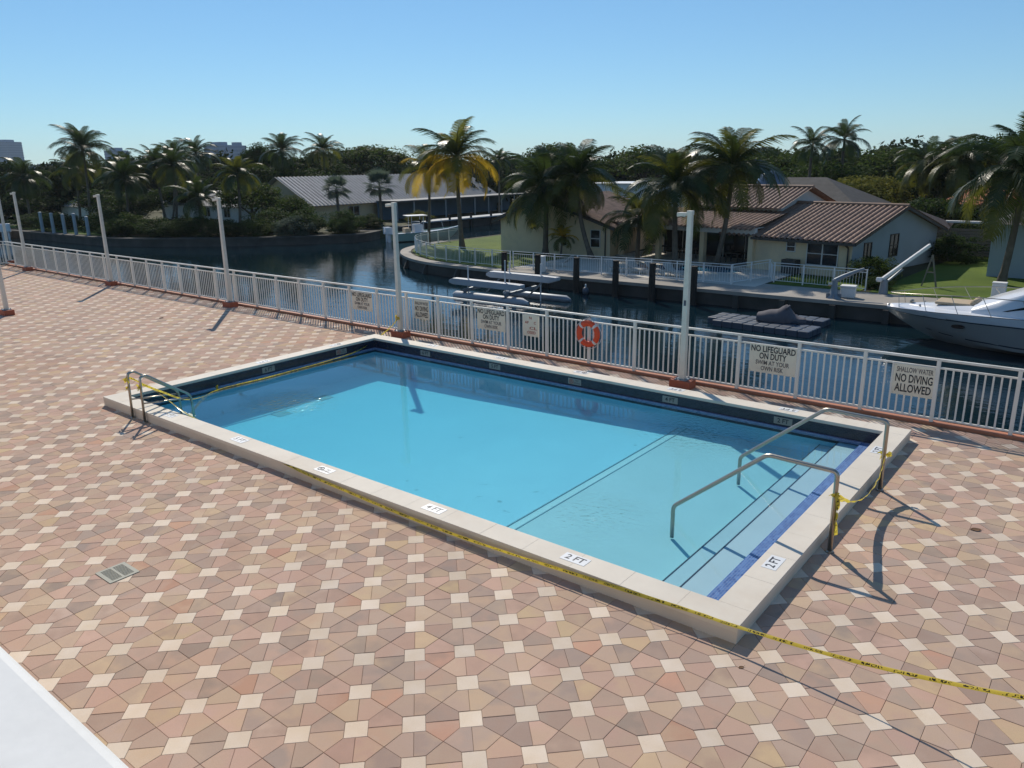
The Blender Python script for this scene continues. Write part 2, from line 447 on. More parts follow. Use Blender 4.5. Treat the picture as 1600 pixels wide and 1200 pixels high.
def grass_mat(name, a, b):
    t = NT(name); v = t.wpos()
    c = t.mix(t.ramp(t.noise(v, 0.35, 5), [(0.3, 0.0), (0.7, 1.0)]), a, b)
    c = t.mix(t.math('MULTIPLY', t.noise(v, 22, 3), 0.5), c, tuple(x * 0.45 for x in a))
    return t.done(t.pbr(c, 0.85, 0.2, 0, t.bump(t.noise(v, 30, 3), 0.8, 0.05)))
M['lawn'] = grass_mat('lawn_grass', (0.075, 0.13, 0.012), (0.14, 0.20, 0.02))
M['ground'] = grass_mat('rough_ground', (0.05, 0.06, 0.02), (0.10, 0.09, 0.05))

def tape_mat():
    t = NT('caution_tape')
    uv = t.n('UVMap')
    sep = t.n('SeparateXYZ'); t.l(uv.outputs[0], sep.inputs[0])
    wn_ = t.n('TexWhiteNoise', noise_dimensions='2D')
    cell = t.n('CombineXYZ'); t.l(t.math('FLOOR', t.math('MULTIPLY', sep.outputs[0], 120.0)), cell.inputs[0]); t.l(t.math('FLOOR', t.math('MULTIPLY', sep.outputs[1], 3.0)), cell.inputs[1])
    t.l(cell.outputs[0], wn_.inputs[0])
    rowmask = t.math('MULTIPLY', t.math('GREATER_THAN', sep.outputs[1], 0.2), t.math('LESS_THAN', sep.outputs[1], 0.8))
    word = t.math('LESS_THAN', t.math('FRACT', t.math('MULTIPLY', sep.outputs[0], 4.2)), 0.72)
    k = t.math('MULTIPLY', t.math('MULTIPLY', t.math('GREATER_THAN', wn_.outputs[0], 0.58), rowmask), word)
    c = t.mix(k, (0.70, 0.56, 0.07), (0.03, 0.025, 0.01))
    p = t.pbr(c, 0.25, 0.5)
    tr = t.n('BsdfTranslucent'); t.l(c, tr.inputs[0])
    mx = t.n('MixShader'); mx.inputs[0].default_value = 0.5; t.l(p, mx.inputs[1]); t.l(tr.outputs[0], mx.inputs[2])
    return t.done(mx.outputs[0])
M['tape'] = tape_mat()
# ================================================================== POOL DECK
rng = random.Random(7)
M['drainpaint'] = paint('floor_drain_cover', (0.16, 0.30, 0.36), 0.6, 0.1, 6)
PX0, PX1, PY0, PY1, CW, CH = -14.126, -2.1815, 5.833, 12.337, 0.3205, 0.165
IX0, IX1, IY0, IY1 = PX0 + CW, PX1 - CW, PY0 + CW, PY1 - CW
WZ = -0.07                                # pool water level
FY = 13.352                               # fence line
DX0, DX1, DY0, DY1 = -40.25, 16.0, -4.0, 13.56

mb = MB()
zt, zb = -0.014, -4.2
mb.box(DX0, PX0 + 0.05, DY0, DY1, zb, zt)
mb.box(PX1 - 0.05, DX1, DY0, DY1, zb, zt)
mb.box(PX0 + 0.05, PX1 - 0.05, DY0, PY0 + 0.05, zb, zt)
mb.box(PX0 + 0.05, PX1 - 0.05, PY1 - 0.05, DY1, zb, zt)
deck = struct(mb.build('pool_deck', M['sand']))

# interlocking pavers: pale squares on a lattice turned 45 degrees, five-sided pieces between them
PS = 0.43445; PA = 0.41 * PS; POX, POY = -4.64234, 3.69749
ca, sa_ = math.cos(R(45)), math.sin(R(45))
G = 0.0012
def inset(poly, d):
    n = len(poly); out = []
    for i in range(n):
        p0, p1, p2 = Vector(poly[i - 1]), Vector(poly[i]), Vector(poly[(i + 1) % n])
        a = (p1 - p0).normalized(); b = (p2 - p1).normalized()
        na = Vector((-a.y, a.x)); nb = Vector((-b.y, b.x))
        m = (na + nb); m = m / max(1e-6, m.dot(na)); out.append(p1 + m * d)
    return out
h2 = PA / 2
sq = [(-h2, -h2), (h2, -h2), (h2, h2), (-h2, h2)]
pent = [(h2, 0), (PS - h2, 0), (PS - h2, h2), (PS / 2, PS / 2), (h2, h2)]
pc = Vector((PS / 2, h2 * 0.9))
pent = [(x - pc.x, y - pc.y) for x, y in pent]
def paver_geo(poly, bev):
    a = inset(poly, G); n = len(a)
    if bev:
        b = inset(poly, G + 0.003)
        vs = [(p.x, p.y, -0.02) for p in a] + [(p.x, p.y, -0.0025) for p in a] + [(p.x, p.y, 0) for p in b]
        fs = [tuple(range(2 * n, 3 * n))] + [(i, (i + 1) % n, n + (i + 1) % n, n + i) for i in range(n)] + [(n + i, n + (i + 1) % n, 2 * n + (i + 1) % n, 2 * n + i) for i in range(n)]
    else:
        vs = [(p.x, p.y, -0.016) for p in a] + [(p.x, p.y, 0) for p in a]
        fs = [tuple(range(n, 2 * n))] + [(i, (i + 1) % n, n + (i + 1) % n, n + i) for i in range(n)]
    return vs, fs
GEO = {('s', True): paver_geo(sq, True), ('s', False): paver_geo(sq, False), ('p', True): paver_geo(pent, True), ('p', False): paver_geo(pent, False)}
PAL = [(0.50, 0.345, 0.262), (0.53, 0.365, 0.285), (0.53, 0.415, 0.285), (0.45, 0.345, 0.27), (0.37, 0.295, 0.24), (0.335, 0.275, 0.23), (0.58, 0.445, 0.265), (0.48, 0.365, 0.285), (0.52, 0.305, 0.205)]
PWT = [5, 4, 4, 5, 3.5, 2.2, 1.5, 5, 0.6]
def paver_colour(kind):
    k = rng.uniform(0.9, 1.1)
    c = (0.70, 0.625, 0.515) if kind == 's' else rng.choices(PAL, PWT)[0]
    if kind != 's': c = tuple(q * 0.78 + m * 0.22 for q, m in zip(c, (0.455, 0.365, 0.30)))
    j = 1.0 if kind == 's' else rng.uniform(0.985, 1.015)
    return (c[0] * k, c[1] * k * j, c[2] * k * j * (1.0 if kind == 's' else rng.uniform(0.97, 1.03)), rng.random())
pieces = []
camp = Vector((0, 0, 4.1))
N = 140
for i in range(-N, N):
    for j in range(-N, N):
        X = POX + PS * (ca * i - sa_ * j); Y = POY + PS * (sa_ * i + ca * j)
        if X < DX0 - 0.4 or X > 6.5 or Y < -1.2 or Y > 13.6: continue
        if X > 0.9 + Y * 0.12 + 0.6 and X > 1.5: continue
        cand = [('s', X, Y, 45.0)]
        for q in (0, 90):
            a = R(45 + q)
            for sgn in (1, -1):
                # piece on either side of the line between this square and its neighbour
                if sgn == 1: px, py, rot = pc.x, pc.y, 45 + q
                else: px, py, rot = PS - pc.x, -pc.y, 45 + q + 180
                cand.append(('p', X + math.cos(a) * px - math.sin(a) * py, Y + math.sin(a) * px + math.cos(a) * py, rot))
        for kd, x, y, rot in cand:
            if y > 13.22 or x < DX0 + 0.2: continue
            if PX0 + 0.06 < x < PX1 - 0.06 and PY0 + 0.06 < y < PY1 - 0.06: continue
            v = Vector((x, y, 0)) - camp
            dep = v.dot(ax_f)
            u = 800 + 1208.4 * v.dot(ax_r) / dep if dep > 0.3 else -9999
            w = 600 - 1208.4 * v.dot(ax_u) / dep if dep > 0.3 else -9999
            vis = 8 < u < 1592 and 8 < w < 1192 and not (u < 205 and w > 1003 + u * 0.947)
            pieces.append((dep, vis, kd, x, y, rot))
pieces.sort(key=lambda t: t[0])
mesh_sq = MB(); mesh_sq.add(*GEO[('s', True)]); me_sq = mesh_sq.mesh('square_paver'); me_sq.materials.append(M['paverw_o'])
mesh_pe = MB(); mesh_pe.add(*GEO[('p', True)]); me_pe = mesh_pe.mesh('five_sided_paver'); me_pe.materials.append(M['paver_o'])
count = {'s': 0, 'p': 0}
rest = {'s': [[], [], []], 'p': [[], [], []]}
for dep, vis, kd, x, y, rot in pieces:
    col = paver_colour(kd)
    dz = rng.uniform(-0.0018, 0.0012); tx, ty = rng.gauss(0, 0.0035), rng.gauss(0, 0.0035)
    if vis and count[kd] < 300:
        count[kd] += 1
        o = bpy.data.objects.new('square_paver' if kd == 's' else 'five_sided_paver', me_sq if kd == 's' else me_pe)
        C.objects.link(o); o.parent = deck
        o.location = (x, y, dz); o.rotation_euler = (tx, ty, R(rot)); o.color = col
        continue
    vs, fs = GEO[(kd, dep < 14)]
    V, F, K = rest[kd]; n0 = len(V); c, s = math.cos(R(rot)), math.sin(R(rot))
    for (a, b, z) in vs:
        xx = c * a - s * b; yy = s * a + c * b
        V.append((x + xx, y + yy, z + dz + xx * ty + yy * tx))
    K += [col] * len(vs)
    F += [tuple(q + n0 for q in f) for f in fs]
for kd, nm in (('s', 'square_paver_field'), ('p', 'five_sided_paver_field')):
    V, F, K = rest[kd]
    me = bpy.data.meshes.new(nm); me.from_pydata(V, [], F); me.update()
    at = me.color_attributes.new('Col', 'FLOAT_COLOR', 'POINT'); at.data.foreach_set('color', np.array(K, dtype=np.float32).ravel())
    stuff(link(nm, me, M['paverw_a' if kd == 's' else 'paver_a'], deck))

# ------------------------------------------------------------------ deck drain
t = thing('deck_drain', 'small grey slotted drain grate set in the paving at left', 'drain', (-7.86, 3.10, 0))
MB().box(-0.165, 0.165, -0.15, 0.15, -0.012, 0.003).build('sump_shade_plate', M['dark'], t)  # flat dark plate paints the shaded hollow under the grate
f = MB()
for a in ((-0.17, 0.17, -0.155, -0.115), (-0.17, 0.17, 0.115, 0.155), (-0.17, -0.135, -0.115, 0.115), (0.135, 0.17, -0.115, 0.115), (-0.135, 0.135, -0.012, 0.012)):
    f.box(a[0], a[1], a[2], a[3], 0.0, 0.009)
f.build('frame', M['plastic'], t)
for k in range(10):
    x = -0.118 + k * 0.0262
    for y0, y1 in ((-0.115, -0.012), (0.012, 0.115)):
        MB().box(x - 0.006, x + 0.006, y0, y1, 0.0, 0.008).build('bar', M['plastic'], t)

# ================================================================== SWIMMING POOL
pool = thing('swimming_pool', 'raised rectangular swimming pool with pale stone rim and bright blue water', 'pool', (0, 0, 0))
e = 0.003
wl = MB()                                  # wall under the coping, inset a little from the stones
wl.box(PX0 + e, PX1 - e, PY0 + e, IY0, -1.2, CH - 0.05)
wl.box(PX0 + e, PX1 - e, IY1, PY1 - e, -1.2, CH - 0.05)
wl.box(PX0 + e, IX0, IY0, IY1, -1.2, CH - 0.05)
wl.box(IX1, PX1 - e, IY0, IY1, -1.2, CH - 0.05)
wl.build('pool_wall', M['wallrender'], pool)
def coping(x0, x1, y0, y1):
    MB().box(x0, x1, y0, y1, CH - 0.05, CH + rng.uniform(-0.0006, 0.0006)).build('coping_stone', M['stone'], pool, bevel=0.0015, seg=1)
n = 20; L_ = (PX1 - PX0) / n; gp = 0.0003
for k in range(n):
    coping(PX0 + k * L_ + gp, PX0 + (k + 1) * L_ - gp, PY0, IY0)
    coping(PX0 + k * L_ + gp, PX0 + (k + 1) * L_ - gp, IY1, PY1)
n = 10; L_ = (IY1 - IY0) / n
for k in range(n):
    coping(PX0, IX0, IY0 + k * L_ + gp, IY0 + (k + 1) * L_ - gp)
    coping(IX1, PX1, IY0 + k * L_ + gp, IY0 + (k + 1) * L_ - gp)
fl = MB()                                  # floor: shallow shelf right, falling to the deep end left
prof = [(IX0 - 0.02, -0.66), (-10.5, -0.60), (-5.84, -0.47)]
P_ = [[(x, y, z) for x, z in prof] for y in (IY0 - 0.02, IY1 + 0.02)]
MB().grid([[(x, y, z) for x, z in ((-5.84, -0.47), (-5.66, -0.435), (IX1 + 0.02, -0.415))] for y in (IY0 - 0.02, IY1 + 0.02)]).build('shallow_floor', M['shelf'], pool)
fl.grid(P_).build('pool_floor', M['plaster'], pool)
wp = MB()
for (x0, x1, y0, y1) in ((IX0, IX1, IY0 - 0.01, IY0 + 0.004), (IX0, IX1, IY1 - 0.004, IY1 + 0.01), (IX0 - 0.01, IX0 + 0.004, IY0, IY1), (IX1 - 0.004, IX1 + 0.01, IY0, IY1)):
    wp.box(x0, x1, y0, y1, -0.9, -0.17)
wp.build('plaster_wall', M['plaster'], pool)
tb = MB()
for (x0, x1, y0, y1) in ((IX0, IX1, IY0 - 0.01, IY0 + 0.007), (IX0, IX1, IY1 - 0.007, IY1 + 0.01), (IX0 - 0.01, IX0 + 0.007, IY0 + 0.007, IY1 - 0.007), (IX1 - 0.007, IX1 + 0.01, IY0 + 0.007, IY1 - 0.007)):
    tb.box(x0, x1, y0, y1, -0.17, CH - 0.052)
tb.build('tile_band', M['mosaicdark'], pool)
# narrow ledge of tile just at the water line all round (wet gutter lip)
gl_ = MB()
gl_.box(IX0 + 0.007, IX1 - 0.007, IY1 - 0.05, IY1 - 0.007, -0.11, -0.062)
gl_.box(IX0 + 0.007, IX0 + 0.05, IY0 + 0.007, IY1 - 0.05, -0.11, -0.062)
gl_.build('gutter_lip', M['lip'], pool)
MB().box(-2.775, IX1 - 0.007, IY0 + 0.007, IY1 - 0.05, -0.5, -0.066).build('tiled_ledge', M['mosaic'], pool)
MB().box(-3.115, -2.775, IY0 + 0.007, IY1 - 0.007, -0.5, -0.13).build('step', M['steptile'], pool)
MB().box(-3.40, -3.115, IY0 + 0.007, IY1 - 0.007, -0.5, -0.24).build('step', M['steptile'], pool)
for x, z in ((-3.108, -0.129), (-3.393, -0.239)):
    MB().box(x - 0.008, x + 0.008, IY0 + 0.008, IY1 - 0.008, z - 0.012, z + 0.003).build('step_edge_line', M['stripe'], pool)
for x, z in ((-5.66, -0.433), (-5.84, -0.463)):
    MB().box(x - 0.009, x + 0.009, IY0 + 0.008, IY1 - 0.008, z - 0.02, z + 0.004).build('floor_line', M['drainpaint'], pool)
for x, y in ((-12.79, 8.61), (-13.02, 9.82)):
    z = -0.645
    MB().box(x - 0.16, x + 0.16, y - 0.16, y + 0.16, z - 0.02, z + 0.012).build('floor_drain', M['drainpaint'], pool, bevel=0.01)
MB().box(IX0 - 0.015, IX1 + 0.015, IY0 - 0.008, IY1 + 0.008, -0.95, WZ).build('water', M['poolwater'], pool)

def plaque(body, loc, rot, tile=False, size=0.13, w=0.30, h=0.15):
    pm = M['plaque'] if not tile else M['tileplaque']
    o = MB().box(-w / 2, w / 2, -h / 2, h / 2, -0.004, 0.0025).build('depth_marker', pm, pool)
    o.location = loc; o.rotation_euler = rot
    if body == 'ND':
        # ring with a bar across a diver, and the words under it
        a = MB(); a.tube([(-0.075 + 0.045 * math.cos(q * PI / 8), 0.045 * math.sin(q * PI / 8), 0.003) for q in range(16)], 0.006, 5, closed=True)
        a.bar((-0.107, 0.032, 0.003), (-0.043, -0.032, 0.003), 0.009, 0.003)
        a.bar((-0.095, -0.012, 0.003), (-0.062, 0.022, 0.003), 0.012, 0.003)
        a.build('symbol', M['redink'] if tile else M['fadedink'], o)
        text('lettering', 'NO\nDIVING', 0.052, M['ink'] if not tile else M['fadedink'], o, (0.055, 0, 0.0027), (0, 0, 0), 0.85, 0.001)
    else:
        text('lettering', body, size, M['ink'], o, (0, 0, 0.0027), (0, 0, 0), 0.95, 0.002)
    return o
marks = [(-12.1, '6 FT'), (-10.07, '5 FT'), (-8.06, 'ND'), (-6.02, '4 FT'), (-4.0, '2 FT')]
for x, b in marks:
    plaque(b, (x, 6.0, CH + 0.001), (0, 0, 0))
    plaque(b, (x, 12.235, CH + 0.001), (0, 0, PI))
    plaque(b, (x, IY1 - 0.0095, 0.028), (PI / 2, 0, 0), True, 0.105, 0.30, 0.115)
for y in (7.15, 11.14): plaque('2 FT', (-2.353, y, CH + 0.001), (0, 0, PI / 2))
for y, b in ((9.07, '6 FT'), (11.01, 'ND')):
    plaque(b, (IX0 + 0.0095, y, 0.028), (PI / 2, 0, PI / 2), True, 0.105, 0.30, 0.115)
    plaque(b, (PX0 + 0.16, y, CH + 0.001), (0, 0, -PI / 2))

# ------------------------------------------------------------------ stair handrails
def smooth_path(pts, r=0.09, n=5):
    out = [Vector(pts[0])]
    for i in range(1, len(pts) - 1):
        a, b, c = Vector(pts[i - 1]), Vector(pts[i]), Vector(pts[i + 1])
        d1 = (a - b); d2 = (c - b); q = min(r, d1.length * 0.45, d2.length * 0.45)
        p1 = b + d1.normalized() * q; p2 = b + d2.normalized() * q
        for k in range(n + 1):
            s = k / n; out.append(p1.lerp(b, s).lerp(b.lerp(p2, s), s))
    out.append(Vector(pts[-1])); return out
for y, lab in ((8.05, 'stainless stair handrail at the pool steps, nearer the camera'), (10.11, 'stainless stair handrail at the pool steps, nearer the fence')):
    t = thing('stair_handrail', lab, 'handrail', (-2.06, y, 0), 0, 'stair handrails')
    MB().tube(smooth_path([(0, 0, 0), (-0.005, 0, 0.93), (-0.76, 0, 0.95), (-1.87, 0, 0.02), (-1.87, 0, -0.4)], 0.06), 0.026, 10).build('rail', M['steel'], t, smooth=True)
    MB().lathe([(0.045, 0), (0.045, 0.012), (0.03, 0.02)], n=12).build('base_flange', M['steel'], t, smooth=40)

# ------------------------------------------------------------------ pool ladder at the deep end
t = thing('pool_ladder', 'stainless pool ladder with arched rails wrapped in yellow tape', 'ladder', (-12.77, 5.79, 0))
for sx in (-0.21, 0.21):
    MB().tube(smooth_path([(sx, 0, 0), (sx, 0.02, 0.78), (sx, 0.12, 0.80), (sx, 0.68, 0.40), (sx, 0.86, 0.28), (sx, 0.88, -0.55)], 0.12), 0.021, 10).build('rail', M['steel'], t, smooth=True)
    MB().tube([(sx, 0.01, 0.33), (sx, 0.87, 0.22)], 0.014, 8).build('brace', M['steel'], t, smooth=True)
    MB().lathe([(0.04, 0), (0.04, 0.012), (0.028, 0.02)], (sx, 0, 0), 12).build('base_flange', M['steel'], t, smooth=40)
for z in (-0.14, -0.38):
    MB().box(-0.21, 0.21, 0.83, 0.91, z, z + 0.025).build('tread', M['steel'], t, bevel=0.006)

# ------------------------------------------------------------------ caution tape
def ribbon(name, pts, width, label, twist=None, extra=None, sub=6, wob=0.0):
    P = [Vector(p) for p in pts]
    # catmull-rom
    Q = []; tw = []
    twist = twist or [0] * len(P)
    for i in range(len(P) - 1):
        p0, p1, p2, p3 = P[max(i - 1, 0)], P[i], P[i + 1], P[min(i + 2, len(P) - 1)]
        for k in range(sub):
            s = k / sub
            Q.append(0.5 * ((2 * p1) + (p2 - p0) * s + (2 * p0 - 5 * p1 + 4 * p2 - p3) * s * s + (3 * p1 - p0 - 3 * p2 + p3) * s ** 3)); tw.append(twist[i] + (twist[i + 1] - twist[i]) * s)
    Q.append(P[-1]); tw.append(twist[-1])
    vs = []; fs = []; uv = []; d = 0
    for i, q in enumerate(Q):
        if i: d += (q - Q[i - 1]).length
        tn = (Q[min(i + 1, len(Q) - 1)] - Q[max(i - 1, 0)]).normalized()
        side = tn.cross(Vector((0, 0, 1)))
        if side.length < 0.05: side = Vector((1, 0, 0))
        side.normalize(); up = side.cross(tn).normalized()
        a = R(tw[i]) + (wob * math.sin(i * 1.7) if wob else 0)
        w = (side * math.cos(a) + up * math.sin(a)) * width / 2
        c = up * math.cos(a) - side * math.sin(a)
        vs += [q - w, q + c * 0.004, q + w]; uv.append(d)
    for i in range(len(Q) - 1):
        for k in (0, 1): fs.append((i * 3 + k, i * 3 + k + 1, (i + 1) * 3 + k + 1, (i + 1) * 3 + k))
    me = bpy.data.meshes.new(name); me.from_pydata([tuple(v) for v in vs], [], fs); me.update()
    ul = me.uv_layers.new(name='UVMap')
    for lp in me.loops:
        vi = lp.vertex_index; ul.data[lp.index].uv = (uv[vi // 3], (vi % 3) * 0.5)
    shade(me)
    o = link(name, me, M['tape'])
    if label: tag(o, label, 'tape', 'yellow caution tapes')
    return o
def knot(parent, c, ax=(1, 0, 0), s=1.0, seed=1):
    r = random.Random(seed)
    mb = MB()
    for k in range(7):
        a = r.uniform(0, 2 * PI); d = Vector((math.cos(a), r.uniform(-0.6, 0.3), math.sin(a) * 0.7))
        p = Vector(c); q = p + d * 0.045 * s * r.uniform(0.7, 1.5); m_ = p.lerp(q, 0.5) + Vector((0, 0, 0.02 * s)); w = Vector((0.007, 0.004, 0.009)) * s
        mb.add([p - w, p + w, m_ + w * 1.3, m_ - w * 1.3, q + w, q - w], [(0, 1, 2, 3), (3, 2, 4, 5)])
    o = mb.build('knot', M['tape'], parent)
    return o
tp = ribbon('caution_tape', [(-12.98, 5.80, 0.70), (-12.97, 5.9, 0.66), (-12.6, 6.12, 0.42), (-12.0, 6.18, 0.20), (-11.4, 6.14, 0.156), (-10.8, 6.07, 0.153), (-9.8, 5.96, 0.154), (-8.9, 5.86, 0.156), (-8.2, 5.80, 0.145), (-7.4, 5.785, 0.12), (-6.4, 5.77, 0.095), (-5.5, 5.765, 0.09), (-4.6, 5.775, 0.11), (-3.8, 5.79, 0.14), (-3.1, 5.80, 0.165), (-2.6, 5.815, 0.18), (-2.15, 5.82, 0.19), (-1.3, 5.79, 0.27), (-0.4, 5.72, 0.45), (0.6, 5.64, 0.72)],
            0.036, 'yellow caution tape sagging along the near rim of the pool and off to the right', [60, 80, 30, 10, 5, 0, -5, -20, -60, -75, -70, -80, -110, -70, -50, -25, -20, -35, -30, -35], wob=0.12)
tp2 = ribbon('caution_tape', [(-12.56, 5.80, 0.68), (-12.66, 6.2, 0.42), (-12.9, 6.7, 0.12), (-13.3, 7.25, -0.045), (-13.5, 7.6, -0.055), (-13.56, 8.0, -0.05), (-13.52, 8.75, -0.05), (-13.56, 9.6, -0.05), (-13.60, 10.5, -0.045), (-13.66, 11.3, -0.02), (-13.87, 12.0, 0.05), (-13.90, 12.35, 0.17), (-13.92, 12.7, 0.32), (-13.93, 12.93, 0.47)],
             0.045, 'yellow caution tape floating along the left end of the pool towards the lamp post', [70, 30, 20, 30, 40, 30, 45, 30, 40, 50, 60, 70, 60, 80])
knot(tp2, (-13.93, 12.88, 0.5), s=1.7, seed=4); knot(tp2, (-13.66, 7.8, -0.05), s=1.6, seed=9)
knot(tp, (-12.98, 5.77, 0.66), s=1.5, seed=5); knot(tp, (-12.55, 5.77, 0.62), s=1.2, seed=6); knot(tp, (-12.98, 5.77, 0.52), s=1.1, seed=8)
tp3 = ribbon('caution_tape', [(-2.03, 8.02, 0.66), (-2.0, 8.3, 0.52), (-2.0, 8.75, 0.36), (-2.0, 9.2, 0.27), (-2.01, 9.65, 0.28), (-2.03, 9.95, 0.37), (-2.05, 10.1, 0.46)], 0.075,
             'yellow caution tape strung in a sag between the two stair handrails', [70, 20, 35, 60, 60, 80, 85], wob=0.15)
knot(tp3, (-2.06, 10.13, 0.47), s=1.5, seed=2); knot(tp3, (-2.06, 8.02, 0.66), s=1.1, seed=3)
tl = ribbon('hanging_end', [(-2.03, 8.03, 0.64), (-2.02, 8.04, 0.5), (-2.03, 8.05, 0.34), (-2.02, 8.07, 0.2)], 0.045, None, [60, 90, 60, 80]); tl.parent = tp3

# ================================================================== DECK FENCE
fence = thing('deck_fence', 'long cream metal picket fence along the water side of the pool deck', 'fence', (0, 0, 0))
XL, XR = -40.06, 4.4
SP = 1.0855
MB().box(XL - 0.06, XR, FY - 0.065, FY + 0.10, -0.02, 0.04).build('curb', M['curb'], fence, bevel=0.01)
def rail(nm, z, h, w):
    MB().box(XL, XR, FY - w / 2, FY + w / 2, z - h / 2, z + h / 2).build(nm, M['fence'], fence, bevel=0.006)
    MB().box(XL - w / 2, XL + w / 2, 3.0, FY - w / 2, z - h / 2, z + h / 2).build(nm, M['fence'], fence, bevel=0.006)
rail('top_rail', 1.056, 0.038, 0.052); rail('middle_rail', 0.925, 0.03, 0.032); rail('bottom_rail', 0.095, 0.03, 0.032)
pm = MB().box(-0.027, 0.027, -0.027, 0.027, 0.03, 1.04).mesh('fence_post'); pm.materials.append(M['fence'])
km = MB().box(-0.013, 0.013, -0.008, 0.008, 0.10, 0.92).mesh('picket'); km.materials.append(M['fence'])
pk = []
k0 = int((XL + 14.04) / SP) - 1
k = k0
while True:
    x = -14.04 + SP * k
    k += 1
    if x > XR: break
    if x < XL - 0.02: continue
    o = link('fence_post', pm, None, fence); o.location = (x, FY, 0)
    for q in range(1, 10):
        xx = x + q * SP / 10
        if xx < XR: pk.append((xx, FY))
o = link('fence_post', pm, None, fence); o.location = (XL, FY, 0)
for q in range(1, 9):
    o = link('fence_post', pm, None, fence); o.location = (XL, FY - q * SP, 0)
pk += [(XL, FY - 0.1085 * q) for q in range(1, 90) if q % 10]
pk.sort(key=lambda p: -p[0] if p[1] == FY else 999)
pk_in = [p for p in pk if p[0] < -0.55]
for x, y in pk_in[:300]:
    o = link('picket', km, None, fence); o.location = (x, y, 0)
far = MB()
for x, y in pk_in[300:] + [p for p in pk if p[0] >= -0.55]:
    far.box(x - 0.013, x + 0.013, y - 0.008, y + 0.008, 0.10, 0.92)
stuff(far.build('picket_run', M['fence'], fence))

# ------------------------------------------------------------------ signs on the fence
SY = FY - 0.026
def sign(x0, x1, z0, z1, lines, label, grp, ink='ink', tilt=0.0, cols=None):
    t = thing('fence_sign', label, 'sign', ((x0 + x1) / 2, SY, (z0 + z1) / 2), 0, grp)
    t.rotation_euler = (0, tilt, 0)
    w, h = x1 - x0, z1 - z0
    MB().box(-w / 2, w / 2, 0, 0.006, -h / 2, h / 2).build('board', M['whitesign'], t, bevel=0.002)
    for i, (body, zc, size, wid, mk) in enumerate(lines):
        o = text('lettering', body, size * h, M[mk], t, (0, -0.0015, zc * h), (PI / 2, 0, 0), 1.0, 0.0035 if size > 0.28 else 0.0018)
        xs = [v.co.x for v in o.data.vertices]
        o.scale = (wid * w / max(max(xs) - min(xs), 1e-3), 1, 1)
    for sx in (-1, 1):
        for sz in (-1, 1):
            MB().tube([(sx * (w / 2 - 0.025), 0.002, sz * (h / 2 - 0.025)), (sx * (w / 2 - 0.025), -0.004, sz * (h / 2 - 0.025))], 0.006, 6).build('screw', M['steel'], t)
    return t
LG = [('NO LIFEGUARD', 0.345, 0.30, 0.95, 'ink'), ('ON DUTY', 0.095, 0.30, 0.58, 'ink'), ('SWIM AT YOUR', -0.14, 0.22, 0.72, 'fadedink'), ('OWN RISK', -0.345, 0.22, 0.48, 'fadedink')]
SW = [('SHALLOW WATER', 0.32, 0.23, 0.86, 'fadedink'), ('NO DIVING', 0.04, 0.36, 0.88, 'ink'), ('ALLOWED', -0.28, 0.36, 0.86, 'ink')]
g1 = 'no lifeguard signs'; g2 = 'no diving signs'
sign(-16.1, -15.29, 0.43, 0.91, LG, 'no lifeguard on duty sign, leftmost of the three on the fence', g1)
sign(-13.75, -13.23, 0.44, 0.91, SW, 'small shallow water no diving sign just right of a lamp post', g2)
sign(-11.68, -10.84, 0.43, 0.92, LG, 'no lifeguard on duty sign left of the faded red sign', g1)
sign(-10.33, -9.92, 0.43, 0.92, [('N', 0.33, 0.17, 0.16, 'redink'), ('AP      C', 0.12, 0.16, 0.74, 'redink'), ('   CL', -0.13, 0.17, 0.5, 'redink'), ('  OSED', -0.33, 0.17, 0.56, 'redink')], 'pale sign with faded partly lost red lettering left of the life ring', None)
sign(-5.14, -4.30, 0.42, 0.93, LG, 'no lifeguard on duty sign, rightmost of the three on the fence', g1)
sign(-2.73, -2.11, 0.41, 0.92, SW, 'shallow water no diving sign near the right end of the fence', g2)

# ------------------------------------------------------------------ life ring
t = thing('life_ring', 'orange life ring with white bands hanging on the fence', 'life ring', (-8.58, FY - 0.085, 0.69))
RR, rr = 0.222, 0.062
def ring_arc(a0, a1, n, r, fl=0.75):
    P = []
    for i in range(n + 1):
        a = a0 + (a1 - a0) * i / n; row = []
        for k in range(13):
            b = 2 * PI * k / 12
            q = RR + r * math.cos(b); row.append((q * math.cos(a), -r * fl * math.sin(b), q * math.sin(a)))
        P.append(row)
    return P
MB().grid(ring_arc(0, 2 * PI, 48, rr)).build('buoy', M['ring'], t, smooth=True)
for k in range(4):
    a = PI / 4 + k * PI / 2
    MB().grid(ring_arc(a - 0.11, a + 0.11, 5, rr + 0.004)).build('band', M['ringwhite'], t, smooth=True)
rope = []
for k in range(65):
    a = 2 * PI * k / 64; b = 0.018 * abs(math.sin(2 * (a - PI / 4))) + (0.03 * max(0, math.cos(a + 0.3)) ** 2)
    rope.append(((RR + rr + 0.008 + b) * math.cos(a), -0.01, (RR + rr + 0.008 + b) * math.sin(a)))
MB().tube(rope, 0.006, 5).build('rope', M['ringwhite'], t, smooth=True)
MB().tube([(-0.06, 0.0, 0.27), (-0.03, 0.03, 0.33), (0.0, 0.06, 0.35), (0.03, 0.05, 0.33)], 0.006, 5).build('hanger_cord', M['ink'], t, smooth=True)

